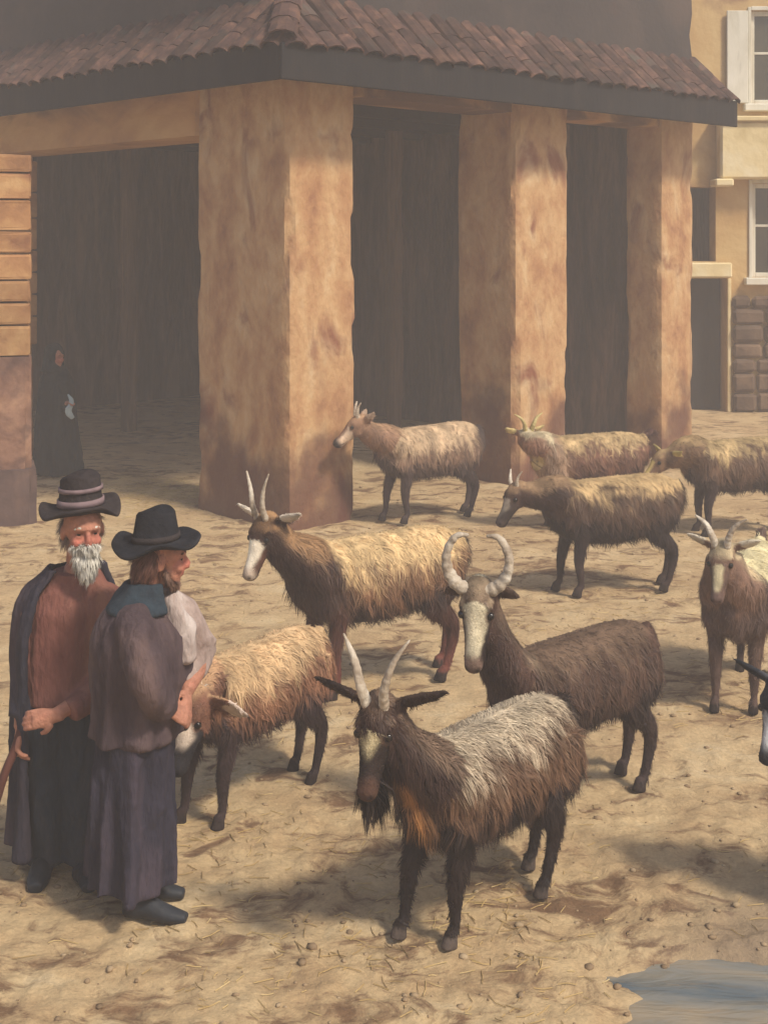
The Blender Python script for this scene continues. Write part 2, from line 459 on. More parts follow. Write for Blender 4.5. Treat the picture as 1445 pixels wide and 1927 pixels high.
OV = 0.50            # eave overhang
VG = 0.10            # overhang at the right end
ZE, ZW = 4.20, 4.68  # eave and wall line of the lean-to roof
XR = 6.27            # length of the right front
YL = 9.3             # length of the left front

def lg(name, mesh, mat, parent=None):
    return link(name, mesh, MATS[mat], parent or loggia)

lg('pillar', rough_box('pillar', (0, 0, -0.05), (0.79, 1.364, 4.2), seed=21), 'plaster')
lg('pillar', rough_box('pillar', (3.02, 0, -0.05), (3.89, 0.82, 4.2), seed=31), 'plaster')
lg('pillar', rough_box('pillar', (5.616, 0, -0.05), (6.27, 0.52, 4.2), seed=41), 'plaster')
LPY = 5.30
lp = lg('pillar', rough_box('pillar', (0.03, LPY + 0.03, -0.05), (0.55, LPY + 0.95, 4.2), seed=51), 'plaster')
z = 1.30
k = 0
while z < 3.5:                                   # squared stone facing on the left pillar
    h = random.choice((0.26, 0.3, 0.34, 0.38))
    h = min(h, 3.53 - z)
    if h < 0.1: break
    split = random.uniform(0.22, 0.36)
    for (a, b) in (((-0.02, split), (split, 0.57)) if k % 2 else ((-0.02, 0.57),)):
        m = box_mesh('stone_block', (a + 0.005, LPY + random.uniform(-.010, .010), z + 0.008), (b - 0.005, LPY + 0.5, z + h - 0.008), 0.022, 2)
        lg('stone_block', m, 'stone_block', lp)
    z += h; k += 1
lg('pillar', rough_box('pillar', (0, 8.4, -0.05), (0.8, 9.3, 4.2), seed=61), 'plaster')

lg('lintel', rough_box('lintel', (0.02, 1.35, 3.53), (0.62, LPY + 0.2, 4.16), amp=0.01, seed=71), 'plaster_lintel')
lg('lintel', rough_box('lintel', (0.02, LPY + 0.93, 3.53), (0.62, 8.42, 4.16), amp=0.01, seed=72), 'plaster_lintel')
lg('lintel', rough_box('lintel', (0.78, 0.03, 3.86), (3.03, 0.6, 4.17), amp=0.008, seed=73), 'plaster_lintel')
lg('lintel', rough_box('lintel', (3.88, 0.03, 3.86), (5.63, 0.5, 4.17), amp=0.008, seed=74), 'plaster_lintel')

lg('upper_wall', rough_box('upper_wall', (0.0, 0.0, 4.22), (XR, 0.4, 6.0), step=0.25, amp=0.008, seed=81), 'dark_plaster')
lg('upper_wall', rough_box('upper_wall', (0.003, 0.4, 4.22), (0.4, YL, 6.0), step=0.25, amp=0.008, seed=82), 'dark_plaster')
lg('end_wall', box_mesh('end_wall', (XR - 0.35, 0.5, -0.05), (XR - 0.004, YL, 6.0)), 'dark_wall')
lg('back_wall', box_mesh('back_wall', (0.81, YL - 0.35, -0.05), (XR - 0.36, YL - 0.004, 6.0)), 'dark_wall')
for (px_, py_) in ((2.1, 3.2), (4.6, 3.4), (2.4, 6.2), (4.9, 6.0)):   # old timber posts inside the hall
    lg('post', rough_box('post', (px_, py_, -0.05), (px_ + 0.2, py_ + 0.2, 4.0), amp=0.008, seed=int(px_ * 100)), 'post_wood')
lg('ceiling', box_mesh('ceiling', (0.41, 0.41, 4.19), (XR - 0.36, YL - 0.36, 4.4)), 'timber')
lg('roof', box_mesh('roof', (-0.1, -0.1, 6.01), (XR + 0.1, YL + 0.1, 6.2)), 'tile_clay')
for i in range(8):                               # ceiling beams
    yb = 1.0 + i * 1.05
    lg('ceiling_beam', box_mesh('ceiling_beam', (0.63, yb, 3.93), (XR - 0.36, yb + 0.16, 4.18), 0.015), 'timber')

# lean-to roof over the two fronts
pr = lg('eave_roof', pymesh('eave_roof',
        [(-OV, -OV, ZE - .05), (XR + VG, -OV, ZE - .05), (XR + VG, -0.005, ZW - .05), (-0.005, -0.005, ZW - .05),
         (-OV, YL, ZE - .05), (-0.005, YL, ZW - .05),
         (-OV, -OV, ZE - .09), (XR + VG, -OV, ZE - .09), (XR + VG, -0.005, ZE - .09), (-0.005, -0.005, ZE - .09), (-OV, YL, ZE - .09), (-0.005, YL, ZE - .09)],
        [(0, 1, 2, 3), (0, 3, 5, 4), (6, 9, 8, 7), (6, 10, 11, 9), (0, 6, 7, 1), (1, 7, 8, 2), (0, 4, 10, 6), (4, 5, 11, 10)]), 'timber')
lg('shade_fascia', box_mesh('shade_fascia', (-OV - 0.03, -OV - 0.034, ZE - 0.34), (XR + VG, -OV - 0.002, ZE - 0.035), 0.008), 'timber')  # deep dark board: shade under the eave put into its colour and depth
lg('shade_fascia', box_mesh('shade_fascia', (-OV - 0.033, -OV - 0.001, ZE - 0.34), (-OV - 0.002, YL, ZE - 0.035), 0.008), 'timber')  # same eave shade, as a dark board on the left front
for i in range(13):
    x = 0.1 + i * 0.5
    lg('rafter', box_mesh('rafter', (x, -OV + 0.002, ZE - 0.20), (x + 0.09, -0.002, ZE - 0.093), 0.01), 'timber')
for i in range(18):
    y = 0.2 + i * 0.5
    lg('rafter', box_mesh('rafter', (-OV + 0.002, y, ZE - 0.20), (-0.002, y + 0.09, ZE - 0.093), 0.01), 'timber')

def tile_mesh(L, r, taper=0.85, thick=0.012, seg=5):
    v = []; f = []
    for (s, rr) in ((0, r), (L, r * taper)):
        for k in range(seg + 1):
            a = math.pi * k / seg
            v.append((rr * math.cos(a), s, rr * 0.62 * math.sin(a)))
        for k in range(seg + 1):
            a = math.pi * k / seg
            v.append(((rr - thick) * math.cos(a), s, (rr * 0.62 - thick) * math.sin(a) - 0.002))
    n = seg + 1
    for k in range(seg):
        f.append((k, k + 1, 2 * n + k + 1, 2 * n + k))
        f.append((n + k + 1, n + k, 3 * n + k, 3 * n + k + 1))
        f.append((k + 1, k, n + k, n + k + 1))
    f.append((0, 2 * n, 3 * n, n)); f.append((seg, n + seg, 3 * n + seg, 2 * n + seg))
    return pymesh('tile', v, f)
TILE = tile_mesh(0.33, 0.115)
TILE.materials.append(MATS['tile_clay'])
slope_len = math.hypot(OV, ZW - ZE)
pitch = math.atan2(ZW - ZE, OV)
def place_tile(side, u, s, lift):
    # u along the eave, s up the slope
    inw = -OV + s * math.cos(pitch); zz = ZE - 0.045 + s * math.sin(pitch) + lift
    o = bpy.data.objects.new('tile', TILE); COL.objects.link(o); o.parent = pr
    j = random.uniform(-0.03, 0.03)
    if side == 'R':
        o.location = (u, inw, zz); o.rotation_euler = (pitch + random.uniform(-.03, .03), 0, j)
    else:
        o.location = (inw, u, zz)
        o.rotation_euler = (Matrix.Rotation(-math.pi / 2 + j, 3, 'Z') @ Matrix.Rotation(pitch + random.uniform(-.03, .03), 3, 'X')).to_euler()
for row in range(3):
    s = -0.05 + row * 0.235
    inw = -OV + s * math.cos(pitch)
    u = -OV + 0.12
    while u < XR + VG - 0.05:
        if u - 0.06 > inw: place_tile('R', u + random.uniform(-.012, .012), s + random.uniform(-.02, .02), 0.008 * (2 - row))
        u += 0.222
    u = -OV + 0.12
    while u < 7.2:
        if u - 0.06 > inw: place_tile('L', u + random.uniform(-.012, .012), s + random.uniform(-.02, .02), 0.008 * (2 - row))
        u += 0.222
hip_dir = Vector((OV, OV, ZW - ZE)).normalized()
for i in range(3):
    o = bpy.data.objects.new('hip_tile', TILE); COL.objects.link(o); o.parent = pr
    p = Vector((-OV, -OV, ZE + 0.02)) + hip_dir * (-0.04 + i * 0.27)
    o.location = p
    o.rotation_euler = (Matrix.Rotation(-math.pi / 4, 3, 'Z') @ Matrix.Rotation(math.asin(hip_dir.z), 3, 'X')).to_euler()
    o.scale = (1.15, 1, 1.15)

# added free-standing pier, standing in for the hall's left pillar
bl = gp(20, 992)
pier = empty('pillar_stand_in', (bl.x, bl.y, 0), 0.30)
tag(pier, 'rough orange stone pier on a dark plinth, added in place of the left pillar', 'stone pier')
link('shaft', rough_box('shaft', (-0.78, 0.08, 0.48), (0.19, 0.60, 1.50), step=0.06, amp=0.010, bevel=0.04, seed=91), MATS['brown_plaster'], pier)
link('plinth', rough_box('plinth', (-0.88, 0.0, -0.05), (0.225, 0.66, 0.497), step=0.06, amp=0.012, bevel=0.04, seed=92), MATS['dark_stone'], pier)
z = 1.503
k = 0
while z < 3.28:
    h = min(random.choice((0.16, 0.2, 0.24, 0.28)), 3.31 - z)
    if h < 0.05: break
    cut = (-0.28, -0.10, -0.42)[k % 3] + random.uniform(-0.05, 0.05)
    for a, b in ((-0.78, cut), (cut, 0.19)):
        m = box_mesh('stone_block', (a + 0.006, 0.07 + random.uniform(-.014, .014), z + 0.007), (b - 0.006 + random.uniform(-.012, .008), 0.60, z + h - 0.007), 0.024, 2)
        for q in m.vertices: q.co += Vector((random.uniform(-.006, .006), random.uniform(-.008, .008), random.uniform(-.004, .004)))
        link('stone_block', m, MATS['stone_block'], pier)
    z += h; k += 1

# ------------------------------------------------------------------ house beyond the hall
HY = 20.0
def hx(x): return (x - CX) / FOC * HY
def hz(y): return CAM_H + (HOR - y) / FOC * HY
house = empty('plastered_house', (hx(1400), HY, 0))
tag(house, 'tall ochre plastered house with white window frames beyond the market hall', 'house')
HO = Vector((hx(1400), HY, 0))
def hbox(name, x0, x1, d0, d1, z0, z1, mat, parent=None, bevel=0.01):
    # d: distance in front of (negative) or behind the wall face
    m = box_mesh(name, (x0 - HO.x, d0, z0), (x1 - HO.x, d1, z1), bevel)
    return link(name, m, MATS[mat], parent or house)

def holed_wall(name, x0, x1, z0, z1, holes, thick):
    xs = sorted({x0, x1, *[h[0] for h in holes], *[h[1] for h in holes]})
    zs = sorted({z0, z1, *[h[2] for h in holes], *[h[3] for h in holes]})
    v = []; f = []
    def quad(*p):
        b = len(v); v.extend(p); f.append((b, b + 1, b + 2, b + 3))
    for a, b in zip(xs, xs[1:]):
        for c, d in zip(zs, zs[1:]):
            if any(h[0] <= a and b <= h[1] and h[2] <= c and d <= h[3] for h in holes): continue
            quad((a - HO.x, 0, c), (b - HO.x, 0, c), (b - HO.x, 0, d), (a - HO.x, 0, d))
            quad((b - HO.x, thick, c), (a - HO.x, thick, c), (a - HO.x, thick, d), (b - HO.x, thick, d))
    for h in holes:
        a, b, c, d = h[0] - HO.x, h[1] - HO.x, h[2], h[3]
        quad((a, 0, c), (a, 0, d), (a, thick, d), (a, thick, c))
        quad((b, 0, d), (b, 0, c), (b, thick, c), (b, thick, d))
        quad((a, 0, d), (b, 0, d), (b, thick, d), (a, thick, d))
        quad((b, 0, c), (a, 0, c), (a, thick, c), (b, thick, c))
    quad((x0 - HO.x, 0, z1), (x1 - HO.x, 0, z1), (x1 - HO.x, thick, z1), (x0 - HO.x, thick, z1))
    quad((x0 - HO.x, thick, z0), (x0 - HO.x, thick, z1), (x0 - HO.x, 0, z1), (x0 - HO.x, 0, z0))
    quad((x1 - HO.x, 0, z0), (x1 - HO.x, 0, z1), (x1 - HO.x, thick, z1), (x1 - HO.x, thick, z0))
    return pymesh(name, v, f)

DOOR = (hx(1262), hx(1366), -0.05, hz(524))
TRAN = (hx(1262), hx(1346), hz(492), hz(352))
W1 = (hx(1412), hx(1412) + 1.05, hz(196), hz(20))
W2 = (hx(1414), hx(1414) + 1.05, hz(522), hz(345))
W3 = (hx(1412) + 2.6, hx(1412) + 3.65, hz(196), hz(20))
W4 = (hx(1412) + 2.6, hx(1412) + 3.65, hz(522), hz(345))
link('wall', holed_wall('wall', 2.6, 13.0, -0.05, 7.2, [DOOR, TRAN, W1, W2, W3, W4], 0.4), MATS['house_plaster'], house)
link('room_back', box_mesh('room_back', (2.6 - HO.x, 2.4, -0.05), (13.0 - HO.x, 2.6, 7.2)), MATS['dark_wall'], house)
link('side_wall', box_mesh('side_wall', (2.6 - HO.x, 0.41, -0.05), (2.9 - HO.x, 2.39, 7.2)), MATS['house_plaster'], house)
link('side_wall', box_mesh('side_wall', (12.7 - HO.x, 0.41, -0.05), (13.0 - HO.x, 2.39, 7.2)), MATS['house_plaster'], house)
link('roof', box_mesh('roof', (2.2 - HO.x, -0.5, 7.21), (13.4 - HO.x, 3.0, 7.4), 0.02), MATS['tile_clay'], house)
for hgt in (2.1, 3.65, 6.3):
    link('room_floor', box_mesh('room_floor', (2.91 - HO.x, 0.41, hgt), (12.69 - HO.x, 2.39, hgt + 0.08)), MATS['timber'], house)
def window(w, shutters):
    wi = empty('window', (0, 0, 0)); wi.parent = house
    x0, x1, z0, z1 = w
    t = 0.07
    fr = [('frame', x0, x0 + t, z0, z1), ('frame', x1 - t, x1, z0, z1), ('frame', x0 + t, x1 - t, z1 - t, z1), ('frame', x0 + t, x1 - t, z0, z0 + t),
          ('mullion', (x0 + x1) / 2 - 0.025, (x0 + x1) / 2 + 0.025, z0 + t, z1 - t)]
    for n, a, b, c, d in fr:
        hbox(n, a + .001, b - .001, 0.06, 0.13, c + .001, d - .001, 'white_paint', wi, 0.006)
    zc = z0 + (z1 - z0) * 0.55
    for a, b in ((x0 + t, (x0 + x1) / 2 - .026), ((x0 + x1) / 2 + .026, x1 - t)):
        hbox('glazing_bar', a, b, 0.075, 0.12, zc - .018, zc + .018, 'white_paint', wi, 0.004)
        hbox('pane', a, b, 0.09, 0.096, z0 + t, zc - .019, 'glass', wi, 0)
        hbox('pane', a, b, 0.09, 0.096, zc + .019, z1 - t, 'glass', wi, 0)
    hbox('sill', x0 - 0.12, x1 + 0.12, -0.12, 0.05, z0 - 0.11, z0 - 0.002, 'white_paint', wi, 0.012)
    # white architrave on the wall face
    hbox('surround', x0 - 0.05, x0 - 0.001, -0.03, -0.002, z0, z1 + 0.05, 'white_paint', wi, 0.006)
    hbox('surround', x1 + 0.001, x1 + 0.05, -0.03, -0.002, z0, z1 + 0.05, 'white_paint', wi, 0.006)
    hbox('surround', x0, x1, -0.03, -0.002, z1 + 0.001, z1 + 0.06, 'white_paint', wi, 0.006)
    if shutters:
        for sx0 in (x0 - 0.37, x1 + 0.06):
            s = hbox('shutter', sx0, sx0 + 0.31, -0.075, -0.034, z0 + .01, z1 - .01, 'white_paint', wi, 0.008)
    return wi
window(W1, True); window(W2, False); window(W3, True); window(W4, False)
# cream balcony parapet between the storeys and its slab
hbox('parapet', hx(1346), 12.4, -0.30, -0.002, hz(338), hz(232), 'cream_paint', None, 0.03)
hbox('cornice', hx(1338), 12.45, -0.36, -0.003, hz(232) + .002, hz(222), 'cream_paint', None, 0.015)
hbox('bracket', hx(1334), hx(1368), -0.38, -0.004, hz(352), hz(338) - .002, 'cream_paint', None, 0.02)
hbox('lintel', hx(1250), hx(1372), -0.16, -0.003, hz(522), hz(494), 'cream_paint', None, 0.02)
hbox('door_jamb', hx(1367), hx(1374), -0.04, -0.003, 0.0, hz(524), 'cream_paint', None, 0.01)
# door leaf standing back in the dark opening
dl = hbox('door', DOOR[0] + .02, DOOR[1] - .02, 0.28, 0.33, 0.0, DOOR[3] - .02, 'timber', None, 0.01)
# rubble plinth of the house, stone by stone
zc = 0.0
while zc < 1.55:
    h = random.uniform(0.2, 0.3)
    x = hx(1374) + 0.004
    while x < 9.0:
        w = random.uniform(0.22, 0.5)
        st_ = hbox('stone', x + .008, x + w - .008, -0.10 + random.uniform(-.03, .03), -0.002, zc + .008, min(zc + h, 1.72) - .008, 'rubble', None, 0.045)
        for q in st_.data.vertices: q.co += Vector((random.uniform(-.012, .012), random.uniform(-.014, 0), random.uniform(-.012, .012)))
        x += w
    zc += h

# ------------------------------------------------------------------ organic building kit
def loft_poly(rings):
    """closed surface through equal-length rings of points"""
    n = len(rings[0]); v = []; f = []
    for r in rings: v.extend([tuple(p) for p in r])
    for i in range(len(rings) - 1):
        for k in range(n):
            a = i * n + k; b = i * n + (k + 1) % n
            f.append((a, b, b + n, a + n))
    f.append(tuple(range(n - 1, -1, -1)))
    f.append(tuple((len(rings) - 1) * n + k for k in range(n)))
    return v, f

def loft(cs, ra, rb=None, up=(0, 0, 1), seg=14):
    cs = np.array(cs, float)
    rb = ra if rb is None else rb
    up = np.array(up, float)
    t = np.gradient(cs, axis=0)
    rings = []
    for i in range(len(cs)):
        d = t[i] / (np.linalg.norm(t[i]) + 1e-9)
        u = up
        if abs(d @ u) > 0.95: u = np.array((1.0, 0, 0)) if abs(d[0]) < 0.9 else np.array((0, 1.0, 0))
        s = np.cross(d, u); s /= np.linalg.norm(s)
        w = np.cross(s, d)
        a = np.linspace(0, 2 * math.pi, seg, endpoint=False)
        rings.append(cs[i] + np.outer(np.cos(a) * ra[i], s) + np.outer(np.sin(a) * rb[i], w))
    return loft_poly(rings)

def curve_pts(pts, vals, n):
    """Catmull-Rom through pts; returns resampled points and values"""
    P = np.array(pts, float); V = [np.array(v, float) for v in vals]
    m = len(P); t = np.linspace(0, m - 1, n)
    def cr(A, tt):
        out = []
        for x in tt:
            i = min(int(x), m - 2); f = x - i
            p0 = A[max(i - 1, 0)]; p1 = A[i]; p2 = A[i + 1]; p3 = A[min(i + 2, m - 1)]
            out.append(0.5 * ((2 * p1) + (-p0 + p2) * f + (2 * p0 - 5 * p1 + 4 * p2 - p3) * f * f + (-p0 + 3 * p1 - 3 * p2 + p3) * f ** 3))
        return np.array(out)
    return cr(P, t), [np.maximum(cr(v, t), 0.002) for v in V]

def tube(pts, rad, n=None, seg=12, up=(0, 0, 1), rad2=None):
    n = n or len(pts) * 4
    if rad2 is None:
        c, (r,) = curve_pts(pts, [rad], n); return loft(c, r, r, up, seg)
    c, (r, r2) = curve_pts(pts, [rad, rad2], n); return loft(c, r, r2, up, seg)

def ellipsoid(c, r, axes=None, seg=14, rings=9):
    c = np.array(c, float); A = np.eye(3) if axes is None else np.array(axes, float)
    out = []
    for i in range(rings):
        ph = math.pi * (i + 0.5) / rings
        a = np.linspace(0, 2 * math.pi, seg, endpoint=False)
        loc = np.stack([r[0] * math.sin(ph) * np.cos(a), r[1] * math.sin(ph) * np.sin(a), np.full(seg, -r[2] * math.cos(ph))], 1)
        out.append(c + loc @ A)
    return loft_poly(out)

def fuse(name, shells, voxel=0.012, smooth=5, factor=0.5):
    """one continuous skin over overlapping shells"""
    v = []; f = []
    for (a, b) in shells:
        o = len(v); v.extend(a); f.extend([tuple(i + o for i in q) for q in b])
    me = pymesh(name + '_src', v, f)
    bm = bmesh.new(); bm.from_mesh(me); bmesh.ops.recalc_face_normals(bm, faces=bm.faces); bm.to_mesh(me); bm.free()
    o = bpy.data.objects.new('tmp', me); COL.objects.link(o)
    md = o.modifiers.new('r', 'REMESH'); md.mode = 'VOXEL'; md.voxel_size = voxel; md.use_smooth_shade = True
    if smooth:
        ms = o.modifiers.new('s', 'SMOOTH'); ms.iterations = smooth; ms.factor = factor
    dg = bpy.context.evaluated_depsgraph_get(); dg.update()
    out = bpy.data.meshes.new_from_object(o.evaluated_get(dg), depsgraph=dg)
    out.name = name
    bpy.data.objects.remove(o); bpy.data.meshes.remove(me)
    out.materials.clear()
    return out

def co_of(m):
    a = np.empty(len(m.vertices) * 3); m.vertices.foreach_get('co', a); return a.reshape(-1, 3)
def no_of(m):
    a = np.empty(len(m.vertices) * 3); m.vertex_normals.foreach_get('vector', a); return a.reshape(-1, 3)
def set_co(m, v):
    m.vertices.foreach_set('co', np.ascontiguousarray(v, float).ravel()); m.update()
def set_col(m, c):
    at = m.color_attributes.new('coat', 'FLOAT_COLOR', 'POINT')
    at.data.foreach_set('color', np.concatenate([c, np.ones((len(c), 1))], 1).astype(np.float32).ravel())
def sstep(a, b, x):
    t = np.clip((x - a) / (b - a), 0, 1); return t * t * (3 - 2 * t)
def mix(a, b, t):
    return a * (1 - t[:, None]) + b * t[:, None]

def strands(name, mesh, count, length, comb, weight, colfn, width=0.0032, lift=0.25, clump=0.55, seed=1, droop=0.5, tipmul=1.15, jitter=0.3):
    """hair as tapered blades rooted on a mesh.  length / weight / comb / colour are given per vertex"""
    r = np.random.default_rng(seed)
    v = co_of(mesh); nn = no_of(mesh)
    mesh.calc_loop_triangles()
    tri = np.empty(len(mesh.loop_triangles) * 3, np.int32); mesh.loop_triangles.foreach_get('vertices', tri); tri = tri.reshape(-1, 3)
    ar = np.linalg.norm(np.cross(v[tri[:, 1]] - v[tri[:, 0]], v[tri[:, 2]] - v[tri[:, 0]]), axis=1) * weight[tri].mean(1)
    idx = r.choice(len(tri), size=count, p=ar / ar.sum())
    b = r.random((count, 2)); fl = b.sum(1) > 1; b[fl] = 1 - b[fl]
    w = np.stack([1 - b.sum(1), b[:, 0], b[:, 1]], 1)
    T = tri[idx]
    def pick(a): return (a[T] * (w[..., None] if a.ndim == 2 else w)).sum(1)
    p = pick(v); n = pick(nn); n /= np.linalg.norm(n, axis=1)[:, None] + 1e-9
    d = pick(comb); L = pick(length) * r.uniform(0.5, 1.35, count); col = pick(colfn)
    d = d + jitter * r.normal(size=(count, 3))
    d -= n * (d * n).sum(1)[:, None]; d /= np.linalg.norm(d, axis=1)[:, None] + 1e-9
    d = d + n * lift * r.uniform(0.3, 1.5, count)[:, None]
    d /= np.linalg.norm(d, axis=1)[:, None]
    g = np.array((0, 0, -1.0))
    mid = p + d * (L * 0.5)[:, None]
    tip = p + (d + g * droop * 0.5) * L[:, None]
    if clump > 0:
        M = max(2, count // 13)
        kd = kdtree.KDTree(M)
        for i in range(M): kd.insert(p[i], i)
        kd.balance()
        gi = np.array([kd.find(q)[1] for q in p])
        off = tip[gi] + (p - p[gi]) * 0.25
        ok = np.linalg.norm(p - p[gi], axis=1) < 0.06
        tip = np.where(ok[:, None], tip * (1 - clump) + off * clump, tip)
        mid = np.where(ok[:, None], mid * (1 - clump * 0.35) + ((mid[gi] + (p - p[gi]) * 0.6)) * clump * 0.35, mid)
    side = np.cross(d, n); side /= np.linalg.norm(side, axis=1)[:, None] + 1e-9
    wd = (width * r.uniform(0.6, 1.4, count))[:, None] * 0.5
    p = p - n * 0.002
    V = np.stack([p - side * wd, p + side * wd, mid - side * wd * 0.8, mid + side * wd * 0.8, tip], 1).reshape(-1, 3)
    base = np.arange(count) * 5
    lv = np.stack([base, base + 1, base + 3, base + 2, base + 2, base + 3, base + 4], 1).ravel().astype(np.int32)
    ls = np.stack([np.arange(count) * 7, np.arange(count) * 7 + 4], 1).ravel().astype(np.int32)
    m = bpy.data.meshes.new(name)
    m.vertices.add(len(V)); m.vertices.foreach_set('co', V.ravel())
    m.loops.add(len(lv)); m.loops.foreach_set('vertex_index', lv)
    m.polygons.add(len(ls)); m.polygons.foreach_set('loop_start', ls)
    m.polygons.foreach_set('use_smooth', np.ones(len(ls), bool))
    m.update()
    j = r.uniform(0.62, 1.34, count)[:, None]
    c = col * j
    C = np.stack([c * 0.85, c * 0.85, c, c, np.minimum(c * tipmul, 0.9)], 1).reshape(-1, 3)
    set_col(m, C)
    return m

def unit(v):
    v = np.array(v, float); return v / np.linalg.norm(v)

# ------------------------------------------------------------------ goats
TORSO = np.array([  # x, centre z, half height, half width
    (-0.52, 0.665, 0.035, 0.030), (-0.49, 0.650, 0.10, 0.075), (-0.42, 0.628, 0.155, 0.120), (-0.30, 0.600, 0.192, 0.160),
    (-0.14, 0.570, 0.212, 0.185), (0.04, 0.556, 0.216, 0.188), (0.20, 0.560, 0.208, 0.170), (0.33, 0.580, 0.180, 0.135),
    (0.43, 0.595, 0.135, 0.100), (0.49, 0.60, 0.06, 0.05)])

def seg_dist(p, a, b):
    d = b - a; t = np.clip(((p - a) @ d) / (d @ d + 1e-12), 0, 1)
    return np.linalg.norm(p - (a + t[:, None] * d), axis=1), t

